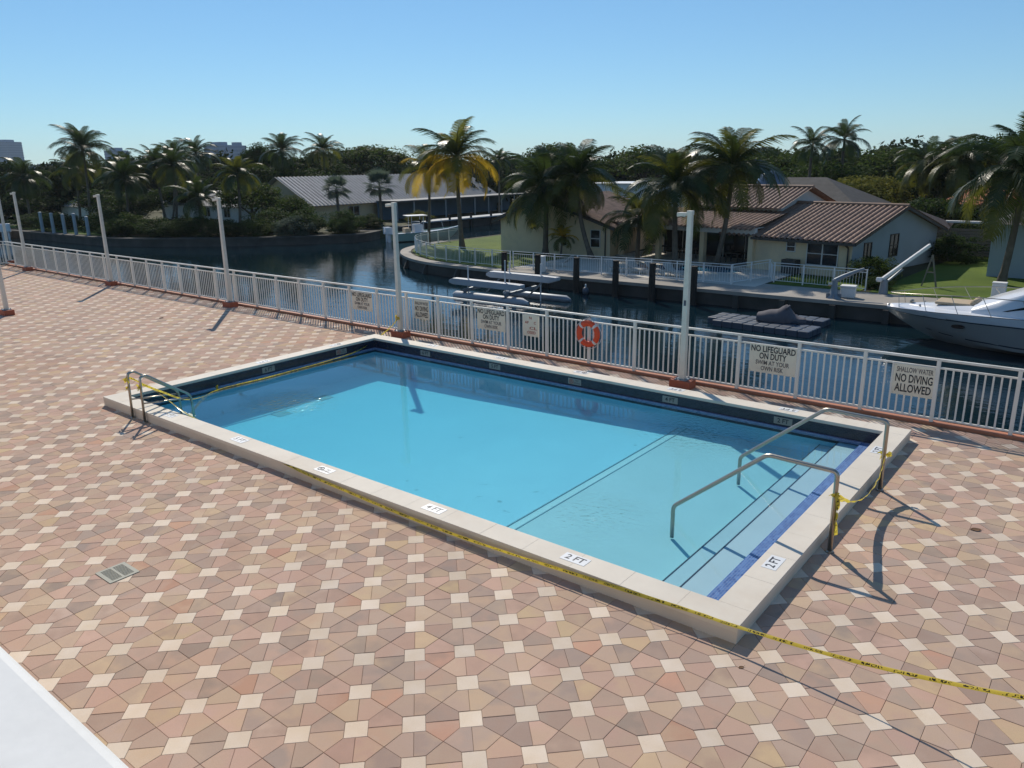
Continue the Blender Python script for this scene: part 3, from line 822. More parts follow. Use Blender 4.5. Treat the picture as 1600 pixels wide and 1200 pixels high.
# ------------------------------------------------------------------ lamp posts
def lamp_post(loc, label, sticker=False, face=PI):
    t = thing('lamp_post', label, 'lamp post', loc, 0, 'lamp posts on the pool deck')
    MB().box(-0.21, 0.21, -0.14, 0.14, -0.015, 0.155).build('plinth', M['terra'], t, bevel=0.012)
    MB().box(-0.12, 0.12, -0.11, 0.11, 0.15, 0.172).build('base_plate', M['galv'], t, bevel=0.004)
    for sx in (-0.09, 0.09):
        for sy in (-0.08, 0.08):
            MB().lathe([(0.012, 0.17), (0.012, 0.20), (0.004, 0.205)], (sx, sy, 0), 6).build('anchor_bolt', M['galv'], t)
    MB().add(*box_taper(0.056, 0.044, 0.165, 3.2)).build('pole', M['lamp'], t, bevel=0.008)
    MB().box(-0.052, 0.052, -0.052, 0.052, 3.18, 3.26).build('pole_cap', M['lamp'], t, bevel=0.01)
    h = MB()
    h.add([(-0.05, -0.045, 3.17), (-0.05, 0.045, 3.17), (-0.235, -0.07, 3.15), (-0.235, 0.07, 3.15), (-0.05, -0.045, 3.225), (-0.05, 0.045, 3.225), (-0.235, -0.07, 3.225), (-0.235, 0.07, 3.225)],
          [(0, 1, 3, 2), (4, 6, 7, 5), (0, 2, 6, 4), (1, 5, 7, 3), (2, 3, 7, 6), (0, 4, 5, 1)])
    hd = h.build('lamp_head', M['lamp'], t, bevel=0.012)
    MB().box(-0.22, -0.10, -0.05, 0.05, 3.142, 3.155).build('lens', M['glass'], hd)
    if sticker:
        MB().box(-0.022, 0.022, -0.0565, -0.0535, 1.56, 1.66).build('sticker', M['floatblue'], t)
    return t
def box_taper(a, b, z0, z1):
    return ([(-a, -a, z0), (a, -a, z0), (a, a, z0), (-a, a, z0), (-b, -b, z1), (b, -b, z1), (b, b, z1), (-b, b, z1)], [(3, 2, 1, 0), (4, 5, 6, 7), (0, 1, 5, 4), (1, 2, 6, 5), (2, 3, 7, 6), (3, 0, 4, 7)])
lamp_post((-6.26, 12.96, 0), 'lamp post at the fence nearest the camera, between ring and right signs', True)
lamp_post((-13.93, 13.0, 0), 'lamp post at the fence behind the far corner of the pool')
lamp_post((-21.45, 13.0, 0), 'lamp post at the fence, third counting from the right')
lamp_post((-29.3, 13.05, 0), 'lamp post at the fence, fourth counting from the right')
lamp_post((-36.9, 13.05, 0), 'lamp post at the fence, fifth counting from the right')
lamp_post((-40.35, 13.62, 0), 'lamp post at the far left corner of the fence')
lamp_post((-25.86, 8.38, 0), 'lamp post standing out on the paving at the left edge')

# ------------------------------------------------------------------ balcony parapet under the camera
t = thing('balcony_parapet', 'smooth white balcony parapet at the lower left corner', 'parapet', (0, 0, 0))
MB().box(-30, 3.0, -0.02, 0.31, 0.0, 3.26).build('wall', M['white'], t)
MB().box(-30, 3.0, -0.06, 0.36, 3.262, 3.31).build('cap', M['white'], t, bevel=0.02, seg=3)

# ------------------------------------------------------------------ bits lying on the paving
M['dryleaf'] = paint('dry_leaf', (0.14, 0.07, 0.03), 0.8, 0.3, 20)
def fallen_leaf(lab, x, y, s, rz):
    t = thing('fallen_leaf', lab, 'leaf', (x, y, 0.002), rz)
    P = [[(u * s, v * s * 0.35 * math.sin(PI * (u + 0.5) * 0.96 + 0.06), 0.012 * s * 8 * (abs(v) * 0.6 + (u + 0.2) ** 2 * 0.5)) for v in (-1, -0.5, 0, 0.5, 1)] for u in (-0.5, -0.3, -0.1, 0.1, 0.3, 0.5)]
    MB().grid(P).build('blade', M['dryleaf'], t, smooth=True)
    MB().tube([(0.5 * s, 0, 0.03 * s), (0.75 * s, 0.05 * s, 0.01)], 0.0015, 4).build('stalk', M['dryleaf'], t)
fallen_leaf('small dark leaf on the paving at the right edge', -0.9, 9.57, 0.12, 0.6)
fallen_leaf('dark fallen leaf out on the paving left of the pool', -21.45, 10.79, 0.16, 2.0)
fallen_leaf('brown fallen leaf on the paving just before the near pool corner', -2.02, 5.55, 0.05, 1.0)
# ================================================================== WATER AND LAND
GZ, CZ = -2.4, -3.2                       # ground level across the canal, canal water level
struct(MB().poly([(-2400, 13.0, CZ), (2400, 13.0, CZ), (2400, 2400, CZ), (-2400, 2400, CZ)]).build('canal_water', M['canal']))
left_edge = [(-2400, 34.0), (-105, 34.6), (-83, 35.6), (-77.5, 36.7), (-71.8, 40.2), (-66.7, 44.0), (-61.5, 50.3), (-60.8, 52.5), (-62, 55.5), (-64, 60), (-64, 118)]
tip = [(-48.1, 118), (-48.1, 50.6), (-47.6, 47.6), (-46.4, 44.6), (-44.6, 42.4), (-42.3, 40.6), (-39.2, 39.1), (-35.6, 38.4), (-31, 38.15), (-26, 38.2), (-8.2, 38.35), (60, 38.35)]
g = MB()
g.prism(left_edge + [(-64, 2400), (-2400, 2400)], CZ - 1.0, GZ - 0.02)
g.prism([(60, 2400), (-48.1, 2400)] + tip, CZ - 1.0, GZ - 0.02)
g.prism([(-64.2, 118), (-47.9, 118), (-47.9, 2400), (-64.2, 2400)], CZ - 1.0, GZ - 0.024)
g.prism([(60, 38.4), (2400, 38.4), (2400, 2400), (60, 2400)], CZ - 1.0, GZ - 0.028)
struct(g.build('ground', M['ground']))

def strip(name, pts, w0, w1, z0, z1, m):
    """wall following a line: from offset w0 (towards the water) to w1 (towards the land)"""
    P = [Vector((x, y)) for x, y in pts]; ins = []; outs = []
    for i, p in enumerate(P):
        d = (P[min(i + 1, len(P) - 1)] - P[max(i - 1, 0)]).normalized(); nrm = Vector((d.y, -d.x))
        ins.append(p + nrm * w0); outs.append(p - nrm * w1)
    mb = MB(); n = len(P)
    vs = [(p.x, p.y, z) for z in (z0, z1) for p in ins] + [(p.x, p.y, z) for z in (z0, z1) for p in outs]
    fs = []
    for i in range(n - 1):
        fs += [(i, i + 1, n + i + 1, n + i), (2 * n + i + 1, 2 * n + i, 3 * n + i, 3 * n + i + 1), (n + i, n + i + 1, 3 * n + i + 1, 3 * n + i)]
    fs += [(0, n, 3 * n, 2 * n), (n - 1, 3 * n - 1, 4 * n - 1, 2 * n - 1)]
    return mb.add(vs, fs).build(name, m)
def dense(pts, n=4):
    P = [Vector((x, y)) for x, y in pts]; out = []
    for i in range(len(P) - 1):
        p0, p1, p2, p3 = P[max(i - 1, 0)], P[i], P[i + 1], P[min(i + 2, len(P) - 1)]
        for k in range(n):
            s = k / n; q = 0.5 * ((2 * p1) + (p2 - p0) * s + (2 * p0 - 5 * p1 + 4 * p2 - p3) * s * s + (3 * p1 - p0 - 3 * p2 + p3) * s ** 3); out.append((q.x, q.y))
    return out + [(P[-1].x, P[-1].y)]
def seawall(label, pts, wall_w=0.14, cap=True, capm='concrete'):
    t = thing('seawall', label, 'seawall', (0, 0, 0), 0, 'concrete seawalls')
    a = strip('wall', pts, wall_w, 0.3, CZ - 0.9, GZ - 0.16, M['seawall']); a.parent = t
    if cap:
        b = strip('cap', pts, wall_w + 0.12, 0.55, GZ - 0.16, GZ + 0.02, M[capm]); b.parent = t
    return t
seawall('dark seawall along the left bank below the shrubs', dense(left_edge[1:]), capm='seawall')  # cap takes the dark wall colour to stand for shrub shade
seawall('curved concrete seawall round the tip of the lawn peninsula', dense(tip[1:9]))
t = seawall('long concrete dock wall in front of the brown roofed house', [(-31.1, 38.15), (-26, 38.2), (-8.2, 38.35), (30, 38.35)], 0.1)
for x in np.arange(-30, 12, 2.4):
    MB().box(x - 0.14, x + 0.14, 37.9, 38.25, CZ - 0.8, GZ - 0.17).build('batter_pile', M['seawall'], t)
for x, y in ((-46.2, 43.9), (-44.3, 41.9), (-41.8, 40.2), (-38.5, 38.8), (-35, 38.2)):
    MB().bar((x - 0.25, y - 0.45, CZ - 0.6), (x, y, GZ - 0.18), 0.28, 0.28).build('batter_pile', M['seawall'], t)
def sheet(name, pts, z, m):
    return struct(MB().poly([(x, y, z) for x, y in pts]).build(name, m))
sheet('dock_paving', [(-31.5, 38.6), (60, 38.6), (60, 41.6), (-15.5, 41.6), (-15.5, 40.2), (-31.5, 40.2)], GZ + 0.004, M['concrete'])
sheet('pool_patio', [(-31.5, 40.2), (-15.5, 40.2), (-15.5, 48.6), (-31.5, 48.6)], GZ + 0.008, M['patio'])
sheet('peninsula_lawn', [(-47.3, 58), (-47.2, 48), (-46, 45), (-44.2, 43), (-42, 41.3), (-39, 39.9), (-35.5, 39.1), (-31.6, 38.9), (-31.6, 47.5), (-39, 47.6), (-39, 58)], GZ + 0.004, M['lawn'])
sheet('grass_verge', [(-15.3, 41.7), (-10.6, 41.7), (-10.6, 46.0), (-15.3, 46.0)], GZ + 0.004, M['lawn'])
sheet('neighbour_lawn', [(-10.2, 41.7), (14, 41.7), (14, 66), (-9, 66)], GZ + 0.006, M['lawn'])
sheet('left_bank_lawn', [(-110, 36.2), (-84, 36.6), (-84, 44), (-110, 44)], GZ + 0.004, M['lawn'])

# ------------------------------------------------------------------ waterside picket fences across the canal
def bank_fence(label, pts, h=1.1, sp=1.5, opaque=0.15):
    t = thing('bank_fence', label, 'fence', (0, 0, 0), 0, 'white fences across the canal')
    P = [Vector((x, y, 0)) for x, y in pts]
    seg = []; d = 0
    for i in range(len(P) - 1): seg.append((d, P[i], P[i + 1])); d += (P[i + 1] - P[i]).length
    def at(s):
        for d0, a, b in seg:
            l = (b - a).length
            if s <= d0 + l + 1e-6: return a.lerp(b, (s - d0) / l)
        return P[-1]
    r1 = MB()
    for z in (h - 0.02, h - 0.16, 0.12):
        r1.tube([(p.x, p.y, GZ + z) for p in P], 0.018, 4)
    r1.build('rail', M['white'], t)
    n = int(d / sp)
    for i in range(n + 1):
        p = at(d * i / n)
        MB().box(p.x - 0.03, p.x + 0.03, p.y - 0.03, p.y + 0.03, GZ, GZ + h).build('post', M['white'], t)
    k = MB()
    for i in range(int(d / opaque)):
        p = at(i * opaque); k.box(p.x - 0.007, p.x + 0.007, p.y - 0.007, p.y + 0.007, GZ + 0.12, GZ + h - 0.16)
    stuff(k.build('picket_run', M['white'], t))
    return t
bank_fence('white picket fence curving round the lawn at the tip of the peninsula', dense([(-47.3, 52), (-47.0, 48.2), (-45.8, 45.2), (-44.0, 43.1), (-41.8, 41.5), (-38.9, 40.2), (-35.5, 39.5), (-31.5, 39.35)], 5))
bank_fence('white picket fence in front of the small pool patio', [(-31.3, 39.4), (-27.8, 39.5), (-22.5, 40.2), (-18.5, 40.3), (-16.9, 40.3)])
bank_fence('white picket fence right of the small pool, stepping back to the grass verge', [(-16.9, 40.45), (-16.0, 43.7), (-15.4, 42.4), (-12.2, 42.1), (-10.4, 42.0)])
bank_fence('white fence beside the boat storage behind the peninsula lawn', [(-43.8, 56.5), (-41.5, 55.6), (-39.2, 55.0)], 1.5)

# ------------------------------------------------------------------ pilings along the dock
for i, (x, lab) in enumerate(((-30.6, 'dark timber piling, leftmost of the row along the dock'), (-28.0, 'dark timber piling, second from the left along the dock'), (-25.2, 'dark timber piling, third from the left along the dock'),
                              (-22.55, 'dark timber piling in front of the lounge chairs, fourth from the left'), (-20.25, 'dark timber piling just left of the near lamp post'), (-17.8, 'dark timber piling just right of the near lamp post'))):
    t = thing('mooring_piling', lab, 'piling', (x, 37.6, CZ), 0, 'timber pilings along the dock')
    MB().tube([(0, 0, -0.9), (0.01, 0.0, 0.9), (0.02, 0.01, 2.0)], [0.2, 0.19, 0.175], 10).build('pile', M['piling'], t, smooth=50)
    MB().lathe([(0.185, 1.98), (0.18, 2.03), (0.02, 2.06)], (0.02, 0.01, 0), 10).build('pile_cap', M['piling'], t)

# ------------------------------------------------------------------ small pool and patio furniture across the canal
t = thing('garden_pool', 'small blue garden pool on the patio across the canal', 'pool', (0, 0, 0))
MB().prism([(-26.6, 44.9), (-24.6, 42.9), (-18.4, 44.3), (-17.6, 45.3), (-20.2, 47.3)], GZ + 0.01, GZ + 0.03).build('surround', M['patio'], t)
MB().prism([(-26.0, 44.9), (-24.4, 43.3), (-18.7, 44.6), (-18.2, 45.3), (-20.4, 46.9)], GZ + 0.03, GZ + 0.034).build('water', paint('garden_pool_water', (0.03, 0.17, 0.30), 0.08, 0.1, 1, bump=0), t)
def lounger(x, y, rz, lab):
    t = thing('patio_lounger', lab, 'lounger', (x, y, GZ + 0.008), rz, 'loungers on the small patio')
    MB().box(-0.3, 0.3, -0.7, 0.5, 0.28, 0.34).build('seat', M['lounge'], t, bevel=0.02)
    MB().cbox((0, 0.78, 0.52), (0.6, 0.7, 0.06), Matrix.Rotation(R(42), 3, 'X')).build('backrest', M['lounge'], t, bevel=0.02)
    for sx in (-0.26, 0.26):
        for sy in (-0.62, 0.44):
            MB().box(sx - 0.02, sx + 0.02, sy - 0.02, sy + 0.02, 0, 0.29).build('leg', M['white'], t)
lounger(-24.6, 41.3, R(70), 'patio lounger, leftmost of the group beside the small pool')
lounger(-23.3, 41.5, R(60), 'patio lounger, second from the left beside the small pool')
lounger(-21.9, 41.6, R(75), 'patio lounger, third from the left beside the small pool')
lounger(-20.7, 41.4, R(65), 'patio lounger, rightmost of the group beside the small pool')
lounger(-29.3, 41.6, R(-80), 'patio lounger on its own at the left of the patio')
t = thing('pedestal', 'white power pedestal on the dock behind the boat lift', 'pedestal', (-28.7, 38.9, GZ))
MB().box(-0.25, 0.25, -0.18, 0.18, 0, 0.95).build('cabinet', M['white'], t, bevel=0.03)
MB().box(-0.28, 0.28, -0.21, 0.21, 0.95, 1.0).build('lid', M['white'], t, bevel=0.02)

# ------------------------------------------------------------------ dockside davits and box
t = thing('dock_davit', 'grey metal boat davit standing on the dock edge beside a white dock box', 'davit', (-11.05, 38.9, GZ))
MB().lathe([(0.36, 0), (0.34, 0.04), (0.2, 0.2), (0.15, 0.55), (0.13, 0.9)], n=10).build('pedestal', M['galv'], t, smooth=50)
MB().tube([(0, 0, 0.85), (0.3, 0.25, 1.05), (0.75, 0.5, 1.28), (1.1, 0.7, 1.42)], [0.13, 0.11, 0.09, 0.07], 8).build('boom', M['galv'], t, smooth=50)
MB().lathe([(0.12, 0.6), (0.14, 0.66), (0.12, 0.74)], (-0.16, -0.02, 0), 10).build('winch', M['steel'], t)
for k in range(5):
    a = 2 * PI * k / 5; MB().cbox((0.25 * math.cos(a), 0.25 * math.sin(a), 0.14), (0.22, 0.03, 0.22), Matrix.Rotation(a, 3, 'Z')).build('gusset', M['galv'], t)
t = thing('dock_box', 'white dock storage box leaning beside the grey davit', 'box', (-10.55, 39.5, GZ), R(8))
MB().box(-0.33, 0.33, -0.26, 0.26, 0.02, 0.5).build('body', M['white'], t, bevel=0.03)
MB().box(-0.36, 0.36, -0.29, 0.29, 0.5, 0.6).build('lid', M['white'], t, bevel=0.03)
t = thing('boat_crane', 'long white boom of a boat crane rising beside the pale blue gable wall', 'crane', (-9.45, 41.6, GZ))
MB().tube([(0, 0, 0), (0, 0, 0.7)], [0.22, 0.16], 10).build('pedestal', M['galv'], t, smooth=50)
MB().bar((-0.1, -0.1, 0.72), (1.35, 2.6, 2.25), 0.13, 0.17).build('boom', M['white'], t, bevel=0.02)
MB().bar((0.0, 0.0, 0.5), (0.55, 1.0, 1.15), 0.09).build('strut', M['galv'], t)
MB().lathe([(0.14, 0), (0.16, 0.08), (0.14, 0.2)], (-0.2, -0.2, 0.62), 10).build('winch', M['alu'], t)
t = thing('timber_trestle', 'pale timber A frame standing at the shaded edge of the lawn', 'trestle', (-8.1, 45.2, GZ))
for sx in (-0.35, 0.35): MB().bar((sx, 0, 0), (0, 0.05, 1.65), 0.07).build('leg', M['dockwood'], t)
MB().bar((-0.2, 0.02, 0.75), (0.2, 0.02, 0.75), 0.06).build('crossbar', M['dockwood'], t)
t = thing('lawn_utility_box', 'white utility cabinet at the lawn edge near the yacht', 'cabinet', (-4.6, 42.2, GZ))
MB().box(-0.28, 0.28, -0.2, 0.2, 0, 0.85).build('cabinet', M['white'], t, bevel=0.03)
MB().box(-0.3, 0.3, -0.22, 0.22, 0.85, 0.9).build('top', M['white'], t, bevel=0.02)

# ------------------------------------------------------------------ boat lift (two long white bunks on floats)
t = thing('boat_lift', 'empty boat lift with two long white bunks above floats', 'boat lift', (0, 0, 0))
def bunk(a, b, h, w):
    a, b = Vector(a), Vector(b); d = (b - a).normalized(); u = Vector((0, 0, 1)); s = d.cross(u)
    pr = []
    for q, hh, lo in ((0.0, h * 0.6, h * 0.25), (0.06, h, 0), (0.9, h, 0), (1.0, h * 0.95, h * 0.45)):
        c = a.lerp(b, q); pr.append([c - s * w / 2 + u * lo, c + s * w / 2 + u * lo, c + s * w / 2 + u * hh, c - s * w / 2 + u * hh])
    m = MB(); m.add([p for r in pr for p in r], [(i * 4 + k, i * 4 + (k + 1) % 4, (i + 1) * 4 + (k + 1) % 4, (i + 1) * 4 + k) for i in range(3) for k in range(4)] + [(3, 2, 1, 0), (12, 13, 14, 15)])
    return m.build('bunk', M['bunk'], t, bevel=0.03)
bunk((-30.4, 32.5, -2.46), (-25.2, 32.5, -2.46), 0.36, 0.42)
bunk((-28.95, 34.1, -2.15), (-24.0, 34.1, -2.15), 0.36, 0.42)
for (x, y, z1) in ((-29.1, 32.5, -1.35), (-26.5, 32.6, -0.9), (-27.4, 34.1, -1.2), (-25.2, 34.1, -1.15)):
    MB().tube([(x, y, CZ - 0.4), (x + 0.03, y, z1)], 0.04, 6).build('guide_pole', M['alu'], t)
for x in (-29.2, -26.2):
    MB().bar((x, 32.2, -2.72), (x + 0.5, 34.4, -2.5), 0.14, 0.16).build('cross_beam', M['galv'], t)
    MB().bar((x - 0.5, 32.5, -3.05), (x + 0.6, 32.5, -2.5), 0.08).build('swing_arm', M['galv'], t)
    MB().bar((x + 0.1, 34.1, -3.05), (x + 1.1, 34.1, -2.2), 0.08).build('swing_arm', M['galv'], t)
MB().tube([(-30.3, 32.6, -3.1), (-30.1, 32.6, -3.1), (-25.4, 32.7, -3.1), (-25.0, 32.7, -3.12)], [0.12, 0.24, 0.24, 0.1], 10).build('float', M['bunk'], t, smooth=50)
MB().tube([(-28.2, 34.6, -3.1), (-28.0, 34.6, -3.1), (-23.9, 34.7, -3.1), (-23.6, 34.7, -3.12)], [0.12, 0.24, 0.24, 0.1], 10).build('float', M['galv'], t, smooth=50)

# ------------------------------------------------------------------ floating drive-on dock and covered jet ski
def float_dock(label, x0, y0, nx, ny, rz=0, s=0.5, skip=()):
    t = thing('floating_dock', label, 'floating dock', (x0, y0, CZ), rz, 'modular floating docks')
    me = None
    for i in range(nx):
        for j in range(ny):
            if (i, j) in skip: continue
            if me is None:
                o = MB().box(0.008, s - 0.008, 0.008, s - 0.008, -0.12, 0.27).build('float_cube', M['floatblue'], t, bevel=0.05, seg=2)
                me = o.data
            else:
                o = link('float_cube', me, None, t); b = o.modifiers.new('bevel', 'BEVEL'); b.width = 0.05; b.segments = 2
            o.location = (i * s, j * s, rng.uniform(-0.01, 0.01))
    return t
float_dock('blue grey floating dock of plastic cubes, nearer the camera', -15.2, 33.2, 10, 4, R(-3), skip=((9, 3), (8, 3), (0, 0)))
float_dock('blue grey floating dock of plastic cubes, the small one beside the dock wall', -12.9, 35.6, 5, 2, R(-2))
t = thing('jet_ski', 'jet ski under a grey canvas cover on the floating dock', 'jet ski', (-11.95, 34.5, CZ + 0.27), R(10))
P_ = []
for q in range(13):
    s = q / 12; x = -1.05 + 2.1 * s
    hw = 0.46 * (1 - (max(0, s - 0.55) / 0.45) ** 2.2 * 0.85) * (0.8 + 0.2 * min(1, s * 5))
    ht = 0.34 + 0.42 * math.exp(-((s - 0.58) / 0.13) ** 2) + 0.18 * math.exp(-((s - 0.3) / 0.2) ** 2) - 0.18 * max(0, s - 0.7) / 0.3
    P_.append([(x, hw * c, z) for c, z in ((-1, 0.02), (-1.06, 0.2), (-0.75, 0.2 + (ht - 0.2) * 0.65), (-0.25, ht), (0.25, ht), (0.75, 0.2 + (ht - 0.2) * 0.65), (1.06, 0.2), (1, 0.02))])
c = MB().grid(P_); c.poly(P_[0][::-1]); c.poly(P_[-1]); c.build('cover', M['canvas'], t, smooth=True)
MB().box(-1.0, 0.8, -0.42, 0.42, -0.02, 0.12).build('hull', M['stripe'], t, bevel=0.06)
MB().tube([(0.25, -0.36, 0.66), (0.3, 0, 0.74), (0.25, 0.36, 0.66)], 0.05, 6).build('handlebar', M['canvas'], t, smooth=True)
t = thing('mooring_buoy', 'small blue and white buoy hanging by the dark dock wall', 'buoy', (-24.4, 37.4, CZ + 0.15))
MB().lathe([(0.02, -0.2), (0.16, -0.12), (0.2, 0.05), (0.15, 0.2), (0.04, 0.26)], n=12).build('float_ball', M['floatblue'], t, smooth=True)
MB().lathe([(0.05, 0.24), (0.05, 0.42), (0.02, 0.44)], n=8).build('neck', M['white'], t)
# ================================================================== BOATS
def hull_rows(L, stations):
    """stations: list of (s, halfbeam_sheer, z_sheer, halfbeam_chine, z_chine, z_keel, dx_keel)"""
    rows = []
    for (x, bs, zs, bc, zc, zk, xk) in stations:
        mid = [((bs * (1 - q) + bc * q), zs + (zc - zs) * q) for q in (0, 0.16, 0.33, 0.66, 1)]
        half = [(x + (xk - x) * (zs - z) / max(1e-3, zs - zk), b, z) for b, z in mid] + [(xk, 0.0, zk)]
        rows.append([(px, -b, z) for px, b, z in half] + [(px, b, z) for px, b, z in reversed(half[:-1])])
    return rows
def make_hull(t, stations, m_hull, name='hull', deck_m=None, deck_drop=0.05, camber=0.06):
    rows = hull_rows(0, stations)
    h = MB().grid(rows); h.poly(rows[-1][::-1])
    o = h.build(name, m_hull, t, smooth=45)
    d = []
    for r in rows:
        a, b = Vector(r[0]), Vector(r[-1]); a.z -= deck_drop; b.z -= deck_drop
        d.append([a.lerp(b, q) + Vector((0, 0, camber * (1 - (2 * q - 1) ** 2))) for q in (0.02, 0.2, 0.4, 0.5, 0.6, 0.8, 0.98)])
    MB().grid(d).build('deck', deck_m or m_hull, t, smooth=45)
    return rows, d

# -- large motor yacht at the right, bow to the left; x runs aft
t = thing('motor_yacht', 'large white motor yacht with its bow pointing left, moored at the dock', 'yacht', (-7.9, 35.75, CZ))
ST = [(0.0, 0.03, 1.20, 0.02, 1.02, 0.98, 0.12), (0.25, 0.34, 1.24, 0.10, 0.78, 0.70, 0.55), (0.7, 0.74, 1.28, 0.25, 0.58, 0.35, 1.2), (1.3, 1.12, 1.32, 0.5, 0.44, 0.02, 1.95), (2.2, 1.52, 1.37, 0.92, 0.34, -0.25, 2.6),
      (3.4, 1.84, 1.43, 1.40, 0.26, -0.45, 3.6), (5.0, 2.05, 1.48, 1.72, 0.2, -0.55, 5.0), (8.0, 2.15, 1.5, 1.9, 0.15, -0.6, 8.0), (13.0, 2.1, 1.5, 1.9, 0.1, -0.6, 13.0)]
rows, dk = make_hull(t, ST, M['hullgrey'], deck_m=M['gel'], deck_drop=0.0, camber=0.12)
def hull_strip(nm, q0, q1, m, i0=0, off=0.012):
    """band on the hull side between two heights of the topside (0 sheer .. 1 chine)"""
    for sgn in (-1, 1):
        P = []
        for (x, bs, zs, bc, zc, zk, xk) in ST[i0:]:
            row = []
            for q in (q0, q1):
                z = zs + (zc - zs) * q; xx = x + (xk - x) * (zs - z) / max(1e-3, zs - zk)
                row.append((xx, sgn * (bs * (1 - q) + bc * q + off), z))
            P.append(row)
        MB().grid(P).build(nm, m, t)
hull_strip('sheer_band', 0.0, 0.24, M['gel'], 0, 0.006)
hull_strip('rub_rail', 0.235, 0.275, M['stripe'])
hull_strip('waterline_stripe', 0.86, 0.90, M['stripe'], 3)
for x, dy in ((3.0, -1.62), (5.6, -2.02), (7.8, -2.12)):
    MB().tube([(x, dy + 0.10, 0.98), (x, dy - 0.10, 0.98)], 0.001, 4).build('port_pin', M['steel'], t)
    p = MB(); p.add([(x + 0.24 * math.cos(a), dy - 0.03 + 0.02 * math.cos(a), 0.93 + 0.085 * math.sin(a)) for a in [2 * PI * k / 16 for k in range(16)]], [tuple(range(16))])
    p.build('porthole', M['glass'], t)
# foredeck trunk, sun pad, windshield / cabin
P_ = []
for x, w, z in ((0.9, 0.3, 1.40), (1.6, 0.75, 1.46), (2.6, 1.1, 1.55), (3.4, 1.3, 1.62), (3.9, 1.42, 1.72)):
    P_.append([(x, -w, z - 0.16), (x, -w * 0.85, z), (x, 0, z + 0.05), (x, w * 0.85, z), (x, w, z - 0.16)])
MB().grid(P_).build('trunk_top', M['gel'], t, smooth=True)
MB().box(1.9, 3.25, -0.62, 0.62, 1.57, 1.68).build('sun_pad', M['cushion'], t, bevel=0.05, seg=3)
rl = MB().tube([(3.28, -0.6, 1.7), (3.35, 0, 1.76), (3.28, 0.6, 1.7)], 0.13, 8); rl.build('pad_bolster', M['cushion'], t, smooth=True)
cab = []
for x, w, z, zb in ((3.35, 1.38, 1.66, 1.45), (4.2, 1.62, 2.02, 1.46), (5.4, 1.78, 2.5, 1.48), (6.6, 1.82, 2.78, 1.48), (9.0, 1.82, 2.82, 1.48), (11.0, 1.8, 2.7, 1.48)):
    cab.append([(x, -w - 0.05, zb), (x, -w, zb + (z - zb) * 0.55), (x, -w * 0.86, z), (x, 0, z + 0.07), (x, w * 0.86, z), (x, w, zb + (z - zb) * 0.55), (x, w + 0.05, zb)])
cb = MB().grid(cab); cb.poly(cab[0][::-1]); cb.poly(cab[-1]); cb.build('cabin', M['gel'], t, smooth=35)
for sgn in (-1, 1):
    MB().poly([(4.4, sgn * 1.69, 1.68), (5.5, sgn * 1.845, 2.06), (8.2, sgn * 1.87, 2.2), (9.8, sgn * 1.87, 1.95), (9.0, sgn * 1.90, 1.72)]).build('side_window', M['glass'], t)
# bow rail
rail_pts = [(5.4, -1.80, 2.15), (3.6, -1.62, 2.13), (2.2, -1.32, 2.05), (1.1, -0.86, 1.94), (0.35, -0.34, 1.84), (0.02, 0, 1.82), (0.35, 0.34, 1.84), (1.1, 0.86, 1.94), (2.2, 1.32, 2.05), (3.6, 1.62, 2.13), (5.4, 1.80, 2.15)]
MB().tube(smooth_path(rail_pts, 0.5, 4), 0.017, 6).build('bow_rail', M['steel'], t, smooth=True)
for (a, b) in (((0.5, -0.45, 1.86), (0.6, -0.58, 1.26)), ((1.5, -1.03, 1.99), (1.75, -1.25, 1.33)), ((2.6, -1.42, 2.07), (2.95, -1.68, 1.40)), ((3.7, -1.63, 2.13), (4.1, -1.88, 1.45)), ((5.0, -1.77, 2.15), (5.4, -2.0, 1.48)),
               ((0.5, 0.45, 1.86), (0.6, 0.58, 1.26)), ((1.5, 1.03, 1.99), (1.75, 1.25, 1.33)), ((2.6, 1.42, 2.07), (2.95, 1.68, 1.40)), ((3.7, 1.63, 2.13), (4.1, 1.88, 1.45))):
    MB().tube([a, b], 0.013, 6).build('stanchion', M['steel'], t)
MB().box(0.05, 0.55, -0.09, 0.09, 1.27, 1.33).build('anchor_roller', M['steel'], t, bevel=0.01)
MB().lathe([(0.09, 0), (0.09, 0.12), (0.06, 0.16)], (0.95, 0, 1.42), 10).build('windlass', M['steel'], t)
for y in (-0.5, 0.5): MB().tube([(1.35, y - 0.1, 1.46), (1.35, y + 0.1, 1.46)], 0.025, 6).build('cleat', M['steel'], t)

# -- pale green centre console boat in the side canal
t = thing('console_boat', 'pale green centre console boat with white top in the side canal', 'boat', (-57.9, 53.6, CZ), R(62))
SG = [(0.0, 1.15, 0.85, 1.0, 0.1, -0.3, 0.0), (2.0, 1.25, 0.88, 1.05, 0.1, -0.3, 2.0), (4.0, 1.22, 0.98, 0.85, 0.14, -0.28, 4.0), (5.6, 0.85, 1.12, 0.42, 0.3, -0.1, 5.4), (6.6, 0.42, 1.24, 0.12, 0.5, 0.2, 6.2), (7.2, 0.04, 1.32, 0.02, 0.9, 0.7, 6.75)]
ST_old = ST
make_hull(t, SG, M['greenhull'], deck_m=M['gel'], deck_drop=0.12, camber=0.02)
gun = [[(x, s * b, z + 0.015) for s, b in ((1, bs), (1, bs - 0.14))] for (x, bs, z, *_r) in SG[:-1]]
for s in (-1, 1):
    MB().grid([[(x, s * (bs + 0.02), z + 0.01), (x, s * max(0, bs - 0.16), z + 0.03)] for (x, bs, z, *_r) in SG]).build('gunwale', M['gel'], t)
MB().box(2.2, 3.1, -0.45, 0.45, 0.75, 1.65).build('console', M['gel'], t, bevel=0.06)
